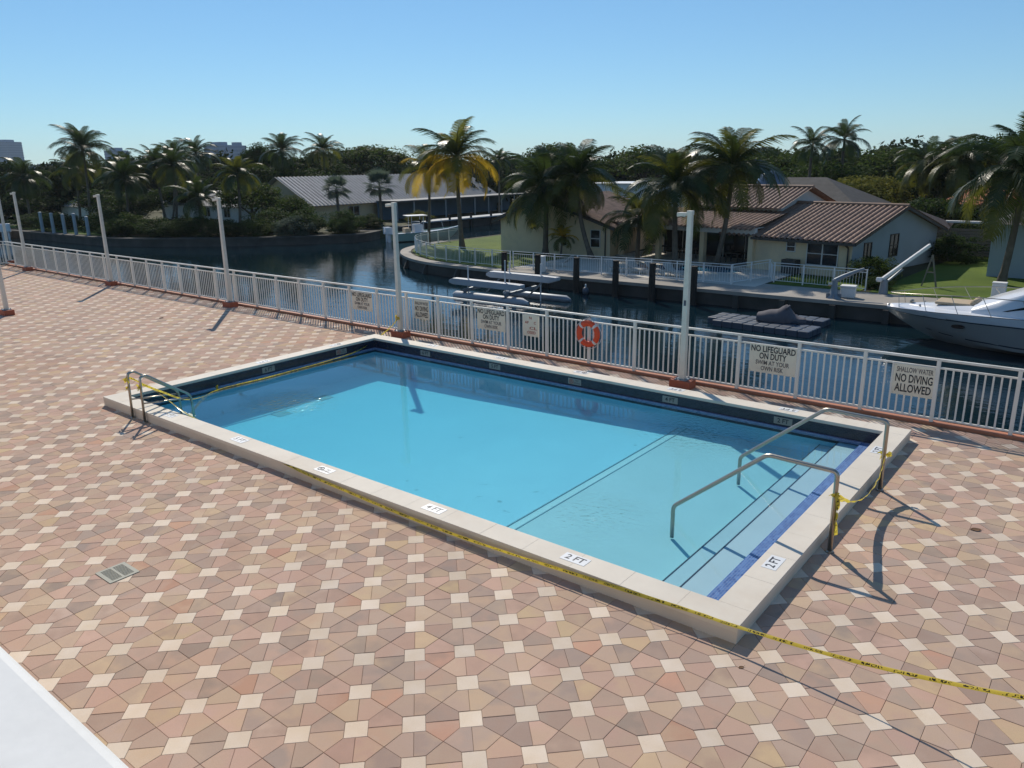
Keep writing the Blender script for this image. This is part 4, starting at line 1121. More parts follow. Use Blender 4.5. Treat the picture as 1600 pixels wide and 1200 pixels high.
MB().box(1.4, 3.5, -0.85, 0.85, 2.45, 2.52).build('hard_top', M['white'], t, bevel=0.03)
for x in (1.9, 3.1):
    for y in (-0.6, 0.6): MB().tube([(x, y, 0.8), (x, y, 2.46)], 0.03, 6).build('top_leg', M['alu'], t)
MB().poly([(3.12, -0.42, 1.6), (3.12, 0.42, 1.6), (2.9, 0.38, 2.1), (2.9, -0.38, 2.1)]).build('windscreen', M['glass'], t)
MB().box(1.2, 1.8, -0.5, 0.5, 0.8, 1.3).build('leaning_post', M['cushion'], t, bevel=0.05)
for y in (-0.45, 0.45):
    ob = MB().box(-0.75, -0.1, y - 0.2, y + 0.2, 0.75, 1.45); ob.box(-0.55, -0.25, y - 0.09, y + 0.09, -0.4, 0.75); ob.build('outboard_motor', M['gel'], t, bevel=0.05)
for (a, b) in (((5.2, -0.75, 0.9), (4.9, -0.7, 2.1)), ((0.6, 1.05, 0.9), (0.5, 1.15, 2.5))): MB().tube([a, b], 0.02, 5).build('rod', M['alu'], t)

# -- boat with a row of outboards at the far left
t = thing('outboard_boat', 'white boat with a row of outboard motors at the far left bank', 'boat', (-98.5, 32.6, CZ), R(172))
SGL = [(0.0, 1.25, 0.95, 1.1, 0.1, -0.3, 0.0), (4.0, 1.35, 1.0, 1.1, 0.1, -0.3, 4.0), (7.0, 1.0, 1.25, 0.5, 0.3, -0.1, 6.8), (9.2, 0.05, 1.5, 0.03, 1.0, 0.8, 8.6)]
make_hull(t, SGL, M['gel'], deck_drop=0.15, camber=0.02)
for y in (-0.85, -0.28, 0.28, 0.85):
    ob = MB().box(-0.85, -0.1, y - 0.22, y + 0.22, 0.85, 1.75); ob.box(-0.6, -0.3, y - 0.1, y + 0.1, -0.4, 0.85); ob.build('outboard_motor', M['gel'], t, bevel=0.08)
MB().box(2.2, 3.4, -0.5, 0.5, 0.85, 1.9).build('console', M['gel'], t, bevel=0.06)
MB().box(1.2, 4.0, -1.0, 1.0, 2.9, 2.98).build('hard_top', M['white'], t, bevel=0.03)
for x in (1.6, 3.6):
    for y in (-0.8, 0.8): MB().tube([(x, y, 0.9), (x, y, 2.9)], 0.035, 6).build('top_leg', M['alu'], t)
labs = ['pale blue dock post at the left bank, leftmost of five', 'pale blue dock post at the left bank, second of five', 'pale blue dock post at the left bank, middle of five', 'pale blue dock post at the left bank, fourth of five', 'pale blue dock post at the left bank, rightmost of five']
for lab, (x, y, h) in zip(labs, ((-93.6, 35.3, 2.2), (-91.3, 35.5, 2.15), (-89.0, 35.7, 2.1), (-86.8, 35.9, 2.2), (-84.4, 36.1, 1.95))):
    t = thing('dock_post', lab, 'post', (x, y, GZ), 0, 'pale blue dock posts')
    MB().tube([(0, 0, -0.1), (-0.03, 0, h - 0.1)], [0.18, 0.16], 10).build('shaft', M['bluepost'], t, smooth=50)
    MB().lathe([(0.18, h - 0.12), (0.18, h - 0.04), (0.05, h + 0.02)], (-0.03, 0, 0), 10).build('cap', M['bluepost'], t)
# ================================================================== HOUSES ACROSS THE CANAL
def tiled(a, b, c, d, name, m, parent, pitch=0.34, amp=0.07, course=0.42):
    """barrel tile slope: a,b along the eave, d,c along the ridge (a-d and b-c run up the slope)"""
    a, b, c, d = map(Vector, (a, b, c, d))
    nrm = (b - a).cross(d - a).normalized()
    if nrm.z < 0: nrm = -nrm
    n = max(2, int((b - a).length / pitch)) * 6; k = max(2, int((d - a).length / course))
    P = []
    for j in range(k + 1):
        for lift in ((0.0,) if j == 0 else (0.02, 0.0)):
            if j == k and lift == 0.0: continue
            v = j / k; row = []
            for i in range(n + 1):
                u = i / n; p = a.lerp(b, u).lerp(d.lerp(c, u), v)
                row.append(p + nrm * (amp * (abs(math.cos(PI * i / 6)) * 1.6 - 0.8) + lift))
            P.append(row)
    return MB().grid(P).build(name, m, parent, smooth=50)

def window(parent, c, w, h, axis, m_frame=None, cols=2, rows=2, depth=0.06):
    """axis 'y-' faces -y, 'x+' faces +x (parent's local frame)"""
    mf = m_frame or M['trim']
    def bx(mb, u0, u1, z0, z1, d0, d1):
        if axis == 'y-': mb.box(c[0] + u0, c[0] + u1, c[1] - d1, c[1] - d0, c[2] + z0, c[2] + z1)
        else: mb.box(c[0] + d0, c[0] + d1, c[1] + u0, c[1] + u1, c[2] + z0, c[2] + z1)
    f = MB(); t_ = 0.05
    bx(f, -w / 2, w / 2, -h / 2, -h / 2 + t_, 0.0, depth); bx(f, -w / 2, w / 2, h / 2 - t_, h / 2, 0.0, depth)
    bx(f, -w / 2, -w / 2 + t_, -h / 2 + t_, h / 2 - t_, 0.0, depth); bx(f, w / 2 - t_, w / 2, -h / 2 + t_, h / 2 - t_, 0.0, depth)
    for k in range(1, cols):
        u = -w / 2 + w * k / cols; bx(f, u - 0.035, u + 0.035, -h / 2 + t_, h / 2 - t_, 0.0, depth - 0.01)
    for k in range(1, rows):
        z = -h / 2 + h * k / rows; bx(f, -w / 2 + t_, w / 2 - t_, z - 0.02, z + 0.02, 0.0, depth - 0.02)
    o = f.build('window', mf, parent)
    for i in range(cols):
        for j in range(rows):
            p = MB(); u0 = -w / 2 + w * i / cols; z0 = -h / 2 + h * j / rows
            bx(p, u0 + 0.02, u0 + w / cols - 0.02, z0 + 0.02, z0 + h / rows - 0.02, 0.004, 0.02); p.build('pane', M['glass'], o)
    return o

# -- main house: pale block with gable, covered terrace, raised roof, left wing
HO = (-12.3, 46.0, GZ); HR = R(-11.5)
hs = thing('brown_roofed_house', 'cream house with brown barrel tile roofs and covered terrace across the canal', 'house', HO, HR)
ZE, ZR = 2.2, 3.76
w = MB(); w.add([(-6.2, 0, 0), (-6.2, 11, 0), (-6.2, 0, ZE), (-6.2, 11, ZE), (0, 0, 0), (0, 0, ZE)], [(0, 4, 5, 2), (0, 2, 3, 1)])
w.add([(-6.2, 11, 0), (0, 11, 0), (0, 11, ZE), (-6.2, 11, ZE)], [(0, 3, 2, 1)])
w.build('front_wall', M['cream'], hs)
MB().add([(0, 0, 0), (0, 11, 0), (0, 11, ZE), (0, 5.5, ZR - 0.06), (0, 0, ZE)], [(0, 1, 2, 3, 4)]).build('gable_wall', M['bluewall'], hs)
window(hs, (-1.75, 0, 1.25), 1.95, 1.35, 'y-', M['trim'], 2, 2)
window(hs, (-3.75, 0, 1.55), 0.62, 0.62, 'y-', M['trim'], 1, 2)
window(hs, (0, 1.75, 1.35), 0.9, 1.1, 'x+', M['bronze'], 2, 1)
window(hs, (0, 5.0, 1.5), 1.1, 1.35, 'x+', M['bronze'], 2, 2)
ac = MB().box(-3.9, -3.0, -0.75, -0.12, 0.03, 0.85).build('air_conditioner', M['bronze'], hs, bevel=0.03)
sl = (ZR - ZE) / 5.5; oh = 0.55
tiled((-8.6, -oh, ZE - oh * sl), (0.45, -oh, ZE - oh * sl), (0.45, 5.5, ZR), (-8.6, 5.5, ZR), 'roof_slope', M['rooftile'], hs)
tiled((0.45, 11 + oh, ZE - oh * sl), (-8.6, 11 + oh, ZE - oh * sl), (-8.6, 5.5, ZR), (0.45, 5.5, ZR), 'roof_slope', M['rooftile'], hs)
MB().tube([(-8.6, 5.5, ZR + 0.03), (0.45, 5.5, ZR + 0.03)], 0.13, 8).build('ridge_tiles', M['rooftile'], hs, smooth=50)
Mi0 = (Matrix.Translation(HO) @ Matrix.Rotation(HR, 4, 'Z')).inverted()
MB().poly([(0.46, 5.5, ZR - 0.02), (0.46, 11.5, ZE - 0.2), tuple(Mi0 @ Vector((-10.1, 62.2, -0.3)))]).build('rear_roof_hip', M['rooftile'], hs)
f = MB(); f.box(-6.2, 0.43, -oh - 0.02, -oh + 0.03, ZE - 0.34, ZE - 0.19)
f.bar((0.43, -oh, ZE - oh * sl - 0.08), (0.43, 5.5, ZR - 0.08), 0.05, 0.16); f.bar((0.43, 11 + oh, ZE - oh * sl - 0.08), (0.43, 5.5, ZR - 0.08), 0.05, 0.16)
f.build('fascia', M['bronze'], hs)
MB().poly([(-6.2, -oh, ZE - 0.2), (0.43, -oh, ZE - 0.2), (0.43, 0.0, ZE - 0.2), (-6.2, 0.0, ZE - 0.2)]).build('soffit', M['trim'], hs)
MB().tube(smooth_path([(-0.25, -oh + 0.02, ZE - 0.26), (-0.2, -0.08, ZE - 0.5), (-0.2, -0.06, 0.05)], 0.1), 0.05, 6).build('downspout', M['bronze'], hs)
# covered terrace
MB().box(-17.4, -6.2, 3.6, 3.8, 0, 2.9).build('terrace_wall', M['cream'], hs)
for k in range(6):
    x = -16.2 + k * 1.75
    g_ = MB().box(x, x + 1.68, 3.52, 3.58, 0.08, 2.2).build('sliding_door', M['glass'], hs)
    fr = MB(); fr.box(x - 0.03, x + 0.03, 3.48, 3.56, 0.05, 2.25); fr.box(x, x + 1.68, 3.48, 3.56, 2.2, 2.27); fr.build('door_frame', M['trim'], g_)
MB().box(-17.4, -6.1, -0.32, 0.0, 2.08, 2.5).build('terrace_beam', M['trim'], hs, bevel=0.02)
MB().box(-17.4, -6.2, -0.3, 3.6, 2.45, 2.5).build('terrace_ceiling', M['trim'], hs)
for x in (-17.15, -13.7, -10.0, -6.35):
    MB().box(x - 0.17, x + 0.17, -0.3, 0.04, 0, 2.1).build('column', M['cream'], hs, bevel=0.02)
MB().box(-17.6, -6.2, -0.5, 3.6, 0.0, 0.06).build('terrace_floor', M['patio'], hs)
for (x, y) in ((-15.2, 1.6), (-12.2, 1.2), (-8.6, 1.4)):
    tb_ = MB().box(x - 0.55, x + 0.55, y - 0.4, y + 0.4, 0.66, 0.72).build('terrace_table', M['bronze'], hs)
    for sx in (-0.45, 0.45):
        for sy in (-0.3, 0.3): MB().box(x + sx - 0.03, x + sx + 0.03, y + sy - 0.03, y + sy + 0.03, 0.06, 0.66).build('leg', M['bronze'], tb_)
tiled((-17.9, -0.75, 2.42), (-6.0, -0.75, 2.42), (-6.0, 3.4, 3.30), (-17.9, 3.4, 3.30), 'terrace_roof', M['rooftile'], hs)
# raised middle block
MB().box(-13.2, -6.8, 3.4, 9.6, 2.4, 3.62).build('clerestory_wall', M['trim'], hs)
tiled((-13.7, 2.9, 3.5), (-6.3, 2.9, 3.5), (-6.3, 6.5, 4.72), (-13.7, 6.5, 4.72), 'raised_roof', M['rooftile'], hs)
tiled((-6.3, 10.1, 3.5), (-13.7, 10.1, 3.5), (-13.7, 6.5, 4.72), (-6.3, 6.5, 4.72), 'raised_roof', M['rooftile'], hs)
MB().add([(-6.8, 3.4, 3.6), (-6.8, 9.6, 3.6), (-6.8, 6.5, 4.62)], [(0, 1, 2)]).build('raised_gable', M['trim'], hs)
MB().tube([(-13.7, 6.5, 4.76), (-6.3, 6.5, 4.76)], 0.13, 8).build('ridge_tiles', M['rooftile'], hs, smooth=50)
# left wing (its own direction): built in world metres, then brought into the house frame
def to_house(mb):
    Mi = (Matrix.Translation(HO) @ Matrix.Rotation(HR, 4, 'Z')).inverted()
    mb.v = [tuple(Mi @ Vector(v)) for v in mb.v]; return mb
A0, A1, PK = Vector((-38.6, 47.1, 0)), Vector((-29.3, 48.0, 0)), 1.72
dx_ = (A1 - A0).normalized(); dy_ = Vector((-dx_.y, dx_.x, 0)); pk_ = A0 + dx_ * 3.75
eL, eR = 0.12, -0.18; D = 11.0
wm = MB(); q = lambda p, z, d=0.0: tuple(p + dy_ * d + Vector((0, 0, z)))
wm.add([q(A0, GZ), q(A1, GZ), q(A1, eR), q(pk_, PK - 0.08), q(A0, eL)], [(0, 1, 2, 3, 4)])
wm.add([q(A1, GZ), q(A1, GZ, D), q(A1, eR, D), q(A1, eR)], [(0, 1, 2, 3)]); wm.add([q(A0, GZ), q(A0, eL), q(A0, eL, D), q(A0, GZ, D)], [(0, 1, 2, 3)])
to_house(wm).build('wing_wall', M['cream'], hs)
for (p0, z0, nm) in ((A1 + dx_ * 0.55, eR - 0.17, 1), (A0 - dx_ * 0.5, eL - 0.2, 2)):
    a, b = q(p0, z0, -0.5), q(p0, z0, D); c, d = q(pk_, PK, D), q(pk_, PK, -0.5)
    o = tiled(*(((Matrix.Translation(HO) @ Matrix.Rotation(HR, 4, 'Z')).inverted() @ Vector(v)) for v in (a, b, c, d)), 'wing_roof', M['rooftilegrey' if False else 'rooftile'], hs)
to_house(MB().bar(q(A1 + dx_ * 0.55, eR - 0.26, -0.5), q(pk_, PK - 0.1, -0.5), 0.05, 0.18).bar(q(pk_, PK - 0.1, -0.5), q(A0 - dx_ * 0.5, eL - 0.29, -0.5), 0.05, 0.18)).build('wing_fascia', M['bronze'], hs)
Mi = (Matrix.Translation(HO) @ Matrix.Rotation(HR, 4, 'Z')).inverted()
for s_, wz, ww, wh in ((8.2, -1.15, 0.8, 1.25), (5.6, -1.3, 0.6, 0.9)):
    p = A0 + dx_ * s_
    g_ = MB(); g_.bar(q(p - dx_ * ww / 2, wz, -0.03), q(p + dx_ * ww / 2, wz, -0.03), 0.06, wh); o = to_house(g_).build('window', M['trim'], hs)
    for zz in (-wh / 4, wh / 4):
        g_ = MB(); g_.bar(q(p - dx_ * (ww / 2 - 0.06), wz + zz, -0.06), q(p + dx_ * (ww / 2 - 0.06), wz + zz, -0.06), 0.03, wh / 2 - 0.08); to_house(g_).build('pane', M['glass'], o)
to_house(MB().tube([q(A1 - dx_ * 0.3, eR - 0.2, -0.1), q(A1 - dx_ * 0.35, eR - 0.5, -0.06), q(A1 - dx_ * 0.35, GZ, -0.06)], 0.05, 6)).build('downspout', M['bronze'], hs)

def simple_house(name, label, x0, x1, y0, y1, zw, zr, axis, m_wall, m_roof, oh=0.6, wins=(), ribs=False, hip=0.0, z0=None):
    """gable (or hip) house on the ground; axis = direction of the ridge"""
    t = thing(name, label, 'house', ((x0 + x1) / 2, (y0 + y1) / 2, GZ))
    hx, hy = (x1 - x0) / 2, (y1 - y0) / 2; hw = zw - GZ; hr = zr - GZ
    m = MB().box(-hx, hx, -hy, hy, 0, hw)
    if not hip:
        if axis == 'x':
            for s in (-1, 1): m.add([(s * hx, -hy, hw), (s * hx, hy, hw), (s * hx, 0, hr - 0.05)], [(0, 1, 2)])
        else:
            for s in (-1, 1): m.add([(-hx, s * hy, hw), (hx, s * hy, hw), (0, s * hy, hr - 0.05)], [(0, 1, 2)])
    m.build('wall', m_wall, t)
    if axis == 'x':
        e = oh * (hr - hw) / hy; k = hx + oh - hip
        q_ = [((-hx - oh, -hy - oh, hw - e), (hx + oh, -hy - oh, hw - e), (k, 0, hr), (-k, 0, hr)), ((hx + oh, hy + oh, hw - e), (-hx - oh, hy + oh, hw - e), (-k, 0, hr), (k, 0, hr))]
        ends = [((hx + oh, -hy - oh, hw - e), (hx + oh, hy + oh, hw - e), (k, 0, hr)), ((-hx - oh, hy + oh, hw - e), (-hx - oh, -hy - oh, hw - e), (-k, 0, hr))]
    else:
        e = oh * (hr - hw) / hx; k = hy + oh - hip
        q_ = [((hx + oh, -hy - oh, hw - e), (hx + oh, hy + oh, hw - e), (0, k, hr), (0, -k, hr)), ((-hx - oh, hy + oh, hw - e), (-hx - oh, -hy - oh, hw - e), (0, -k, hr), (0, k, hr))]
        ends = [((-hx - oh, -hy - oh, hw - e), (hx + oh, -hy - oh, hw - e), (0, -k, hr)), ((hx + oh, hy + oh, hw - e), (-hx - oh, hy + oh, hw - e), (0, k, hr))]
    for q4 in q_:
        if ribs: tiled(*q4, 'roof_slope', m_roof, t, pitch=ribs, amp=ribs * 0.14, course=0.6)
        else: MB().poly(q4).build('roof_slope', m_roof, t)
    if hip:
        for e3 in ends: MB().poly(e3).build('roof_hip', m_roof, t)
    for (c, w_, h_, ax) in wins:
        window(t, c, w_, h_, ax, M['trim'], 2, 1)
    return t
simple_house('grey_roofed_house', 'long house with pale grey tiled roof beside the side canal', -86, -74.6, 57, 89, 0.15, 2.95, 'y', M['cream'], M['rooftilegrey'], 0.8,
             wins=(((5.7, -10, 1.3), 1.8, 1.2, 'x+'), ((5.7, -4, 1.3), 1.6, 1.2, 'x+'), ((5.7, 3, 1.2), 2.4, 1.8, 'x+'), ((-1.5, -16, 1.3), 1.5, 1.2, 'y-'), ((2.5, -16, 1.2), 1.4, 1.7, 'y-')), ribs=0.55)
simple_house('pale_house', 'white house with pale metal roof half hidden by palms on the left bank', -104, -85.5, 54.5, 64, -0.25, 1.15, 'x', M['white'], M['rooftilegrey'], 0.7,
             wins=(((6.5, -4.75, 1.2), 1.4, 1.2, 'y-'), ((2.0, -4.75, 1.2), 1.4, 1.2, 'y-')), ribs=0.6)
simple_house('garden_pavilion', 'small pale grey pavilion roof among the palms at far left', -116, -108, 46.5, 52, -0.3, 0.75, 'x', M['white'], M['rooftilegrey'], 0.6, hip=3.0)
simple_house('dark_hip_roofed_house', 'house with a dark shingled hip roof behind the brown tiled one', -27.5, -15.4, 59.5, 70, 0.35, 2.75, 'x', M['cream'], M['roofdark'], 0.8, hip=5.2)
t = thing('roof_dome', 'round dark acrylic dome on the dark shingled roof', 'skylight', (-23.3, 62.2, 1.75))
MB().lathe([(1.15, 0), (1.15, 0.35), (1.05, 0.8), (0.8, 1.25), (0.4, 1.5), (0.02, 1.58)], n=20).build('dome', M['acrylic'], t, smooth=True)
MB().lathe([(1.25, -0.3), (1.25, 0.1), (1.15, 0.12)], n=20).build('curb', M['galv'], t)
simple_house('white_flat_house', 'white flat roofed building behind the peninsula palms', -49.5, -41, 76, 84, 1.9, 2.0, 'x', M['roofwhite'], M['roofwhite'], 0.3, hip=2.0)
simple_house('orange_roofed_house', 'house with orange tile roof far behind, left of the two', -24.2, -18.0, 84, 92, 0.6, 1.75, 'x', M['cream'], M['roofred'], 0.6, hip=2.0)
simple_house('orange_roofed_house', 'house with orange tile roof at right behind the lawn palm', -13.0, -7.8, 75, 83, 0.55, 1.75, 'x', M['cream'], M['roofred'], 0.6, hip=2.0)
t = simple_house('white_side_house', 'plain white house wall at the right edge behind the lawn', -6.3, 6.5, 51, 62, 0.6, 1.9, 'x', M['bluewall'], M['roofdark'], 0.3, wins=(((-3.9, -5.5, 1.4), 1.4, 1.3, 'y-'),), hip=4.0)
# boat storage and patio walls by the side canal
t = thing('screened_porch', 'blue grey screened porch along the side canal', 'porch', (-71.3, 79, GZ))
MB().box(-2.6, 1.2, -13, 13, 2.25, 2.4).build('roof', M['porchroof'], t)
MB().box(-2.4, -2.3, -13, 13, 0, 2.25).build('back_wall', paint('porch_blue_wall', (0.09, 0.15, 0.20), 0.8, 0.1, 1), t)
for k in range(10): MB().box(0.9, 1.02, -12.9 + k * 2.85, -12.78 + k * 2.85, 0, 2.25).build('post', M['dimwhite'], t)
t = thing('canal_deck', 'pale painted dock along the far side of the side canal', 'dock', (-64.8, 78, GZ))
MB().box(-1.0, 1.2, -14, 14, 0.16, 0.30).build('deck_slab', M['dimwhite'], t)
for k in range(8): MB().box(0.95, 1.15, -13.6 + k * 3.8, -13.4 + k * 3.8, -1.6, 0.9).build('post', M['piling'], t)
t = thing('shrink_wrapped_boat', 'boat under white covers behind the peninsula fence', 'boat', (-41.4, 57.5, GZ), R(20))
P_ = []
for x, w_, z in ((-3.6, 0.5, 1.5), (-2.8, 1.05, 1.95), (-1, 1.25, 2.2), (1.2, 1.25, 2.5), (2.6, 1.1, 2.3), (3.8, 0.3, 1.8)):
    P_.append([(x, -w_, 0.55), (x, -w_, z * 0.62), (x, -w_ * 0.5, z), (x, w_ * 0.5, z), (x, w_, z * 0.62), (x, w_, 0.55)])
c = MB().grid(P_); c.poly(P_[0][::-1]); c.poly(P_[-1]); c.build('cover', M['white'], t, smooth=30)
MB().box(-2.6, 2.4, -0.5, 0.5, 0.0, 0.6).build('trailer', M['galv'], t)
t = thing('garden_screen', 'dark timber screen and white beam between the two right houses', 'screen', (-8.2, 60.0, GZ))
for k in range(9): MB().box(-2.6, 3.4, -0.04, 0.04, 0.15 + k * 0.2, 0.31 + k * 0.2).build('slat', M['dockwood'], t)
for x in (-2.6, 0.4, 3.4): MB().box(x - 0.06, x + 0.06, 0.04, 0.16, 0, 2.3).build('post', M['dockwood'], t)
MB().box(-3.0, 3.6, -0.3, 0.3, 2.3, 2.42).build('beam', M['trim'], t)

# ------------------------------------------------------------------ far towers
def tower(label, x, y, w, d, h, rz, floors):
    t = thing('high_rise', label, 'building', (x, y, GZ), rz, 'far high-rise blocks')
    MB().box(-w / 2, w / 2, -d / 2, d / 2, 0, h).build('shell', M['tower'], t)
    for k in range(floors):
        z = h * (k + 0.3) / floors
        MB().box(-w / 2 - 0.25, w / 2 + 0.25, -d / 2 - 0.25, d / 2 + 0.25, z, z + h / floors * 0.5).build('window_band', M['towerglass'], t)
    MB().box(-w * 0.25, w * 0.25, -d * 0.3, d * 0.3, h, h + 3).build('plant_room', M['tower'], t)
tower('blue grey high-rise block at the far left edge', -1268, 450, 30, 24, 46, R(25), 14)
tower('blue grey high-rise block between the left palms', -950, 452, 20, 16, 28, R(20), 9)
tower('wide blue grey high-rise block above the left trees', -733, 452, 28, 14, 28.5, R(12), 9)
tower('narrow blue grey high-rise block beside the wide one', -702, 452, 12, 12, 27.5, R(12), 8)
tower('low pale block on the left horizon beside the first high-rise', -1130, 450, 60, 25, 12, R(22), 4)
# ================================================================== PALMS, TREES, SHRUBS
TR = random.Random(21)
def frond_mesh(name, m, bend, seed, n=50, wid=0.27):
    """unit-length feather frond: stalk leaves along +x, bends down by `bend` radians, leaflets droop"""
    r = random.Random(seed); vs = []; fs = []
    pts = []; a = 0.0; p = Vector((0, 0, 0)); N = 16
    for i in range(N + 1):
        pts.append(p.copy()); s = i / N
        ang = -bend * (s ** 1.5)
        p = p + Vector((math.cos(ang), 0, math.sin(ang))) / N
    def at(s):
        f = s * N; i = min(int(f), N - 1); return pts[i].lerp(pts[i + 1], f - i), (pts[i + 1] - pts[i]).normalized()
    for i in range(N):                      # stalk
        w0, w1 = 0.012 * (1 - i / N) + 0.002, 0.012 * (1 - (i + 1) / N) + 0.002
        a0, a1 = pts[i], pts[i + 1]; k = len(vs)
        vs += [a0 + Vector((0, -w0, 0)), a0 + Vector((0, w0, 0)), a1 + Vector((0, w1, 0)), a1 + Vector((0, -w1, 0)), a0 + Vector((0, 0, w0 * 1.2)), a1 + Vector((0, 0, w1 * 1.2))]
        fs += [(k, k + 4, k + 5, k + 3), (k + 4, k + 1, k + 2, k + 5), (k + 1, k, k + 3, k + 2)]
    for i in range(n):
        s = 0.14 + 0.85 * i / (n - 1)
        L = wid * (math.sin(PI * min(1, (s - 0.05) * 1.02)) ** 0.6 * 0.85 + 0.15)
        for sg in (-1, 1):
            o, tn = at(s); l = L * r.uniform(0.85, 1.1)
            fw = 0.35 + 0.5 * s + r.uniform(-0.08, 0.08)
            d = (Vector((0, sg, 0)) + tn * fw + Vector((0, 0, 0.15 - r.uniform(0, 0.12)))).normalized()
            w = tn * 0.0068
            m1 = o + d * l * 0.5 + Vector((0, 0, -0.04 * l)); tip = o + d * l * 0.82 + Vector((0, 0, -l * r.uniform(0.4, 0.85)))
            k = len(vs); vs += [o - w, o + w, m1 + w * 1.15, m1 - w * 1.15, tip]
            fs += [(k, k + 1, k + 2, k + 3), (k + 3, k + 2, k + 4)]
    me = bpy.data.meshes.new(name); me.from_pydata([tuple(v) for v in vs], [], fs); me.update(); me.materials.append(m)
    return me
FR = {}
def fronds(kind):
    if kind not in FR:
        m = M[kind]; FR[kind] = [frond_mesh('frond', m, b, i + 3) for i, b in enumerate((1.15, 1.65, 2.15))]
    return FR[kind]
def palm(label, x, y, zc, L, kinds=('frond',), n=22, lean=(0, 0), r=0.17, royal=False, grp='coconut palms', seed=None):
    rr = random.Random(seed if seed is not None else int(x * 31 + y * 17))
    t = thing('coconut_palm' if not royal else 'royal_palm', label, 'palm tree', (x, y, GZ), 0, grp)
    H = zc - GZ
    cx, cy = lean
    pts = [(-cx * (1 - q) ** 2, -cy * (1 - q) ** 2, H * q) for q in np.linspace(0, 1, 9)]
    o0 = pts[0]
    pts = [(a - o0[0], b - o0[1], c) for a, b, c in pts]
    top = Vector(pts[-1])
    rad = [r * (1.45 if i == 0 else 1.0 - 0.35 * i / 8) for i in range(9)]
    MB().tube(pts, rad, 9).build('trunk', M['trunk'], t, smooth=60)
    if royal:
        MB().tube([top - Vector((0, 0, 0.3)), top + Vector((0, 0, 0.9))], [r * 0.75, r * 0.45], 8).build('crownshaft', M['boot'], t, smooth=60); top = top + Vector((0, 0, 0.8))
    else:
        for k in range(5):
            a = rr.uniform(0, 2 * PI); MB().lathe([(0.01, -0.13), (0.09, -0.08), (0.12, 0), (0.08, 0.09), (0.01, 0.12)], (top.x + 0.22 * math.cos(a), top.y + 0.22 * math.sin(a), top.z - 0.25), 7).build('coconut', M['boot'], t, smooth=True)
    n = int(n * 1.35)
    for k in range(n):
        az = k * 2.39996 + rr.uniform(-0.2, 0.2); q = k / (n - 1)
        el = R(86 - 108 * q ** 0.95 + rr.uniform(-11, 11))
        kind = kinds[min(len(kinds) - 1, int(q * len(kinds)))] if len(kinds) > 1 else kinds[0]
        me = fronds(kind)[0 if q < 0.3 else (1 if q < 0.75 else rr.choice((1, 2)))]
        o = link('frond', me, None, t); o.location = top
        o.rotation_euler = (rr.uniform(-0.25, 0.25), -el, az); s = L * 1.06 * rr.uniform(0.8, 1.1) * (0.8 if q < 0.15 else 1); o.scale = (s, s, s)
    return t
def fan_palm(label, x, y, zc, L, n=26):
    rr = random.Random(int(x * 13 + y)); t = thing('fan_palm', label, 'palm tree', (x, y, GZ), 0, 'fan palms')
    H = zc - GZ
    MB().tube([(0, 0, 0), (0.05, 0, H * 0.5), (0, 0, H)], [0.2, 0.16, 0.15], 9).build('trunk', M['trunk'], t, smooth=60)
    if 'fanleaf' not in FR:
        vs = []; fs = []
        vs += [Vector((0, -0.012, 0)), Vector((0, 0.012, 0)), Vector((0.5, 0.01, 0)), Vector((0.5, -0.01, 0))]; fs.append((0, 1, 2, 3))
        for k in range(17):
            a = -2.0 + 4.0 * k / 16; d = Vector((math.cos(a), math.sin(a), 0)); w = Vector((-d.y, d.x, 0)) * 0.035
            o = Vector((0.5, 0, 0)); m_ = o + d * 0.3; e_ = o + d * 0.52 + Vector((0, 0, -0.12)); i = len(vs)
            vs += [o, m_ - w, m_ + w, e_]; fs += [(i, i + 1, i + 2), (i + 1, i + 3, i + 2)]
        me = bpy.data.meshes.new('fan_leaf'); me.from_pydata([tuple(v) for v in vs], [], fs); me.update(); me.materials.append(M['fan']); FR['fanleaf'] = me
    for k in range(n):
        q = k / (n - 1); o = link('fan_leaf', FR['fanleaf'], None, t); o.location = (0, 0, H)
        o.rotation_euler = (rr.uniform(-0.3, 0.3), -R(80 - 125 * q + rr.uniform(-8, 8)), k * 2.39996); s = L * rr.uniform(0.85, 1.1); o.scale = (s, s, s)

def leaf_cloud(r, centres, radii, per, leaf, flat=0.75):
    """numpy: small folded leaf faces scattered through clumps; returns verts (n*4,3)"""
    out = []
    for c, rad in zip(centres, radii):
        n = per
        d = r.normal(size=(n, 3)); d /= np.linalg.norm(d, axis=1)[:, None]
        rr_ = rad * (0.45 + 0.6 * r.random(n) ** 0.6)
        p = np.array(c) + d * rr_[:, None] * np.array([1, 1, flat])
        nrm = d * 0.7 + r.normal(size=(n, 3)) * 0.6 + np.array([0, 0, 0.35]); nrm /= np.linalg.norm(nrm, axis=1)[:, None]
        a = np.cross(nrm, r.normal(size=(n, 3))); a /= np.linalg.norm(a, axis=1)[:, None]; b = np.cross(nrm, a)
        s = leaf * (0.6 + 0.8 * r.random(n))[:, None]
        q = np.stack([p - a * s, p - b * s * 0.55, p + a * s, p + b * s * 0.55], axis=1)
        out.append(q.reshape(-1, 3))
    return np.concatenate(out)
def quads_mesh(name, V, m):
    n = len(V) // 4; me = bpy.data.meshes.new(name)
    me.vertices.add(len(V)); me.vertices.foreach_set('co', V.astype(np.float32).ravel())
    me.loops.add(n * 4); me.loops.foreach_set('vertex_index', np.arange(n * 4, dtype=np.int32))
    me.polygons.add(n); me.polygons.foreach_set('loop_start', np.arange(0, n * 4, 4, dtype=np.int32))
    try: me.polygons.foreach_set('loop_total', np.full(n, 4, dtype=np.int32))
    except Exception: pass
    me.update(calc_edges=True); me.validate(); me.materials.append(m); return me
CROWN = {}
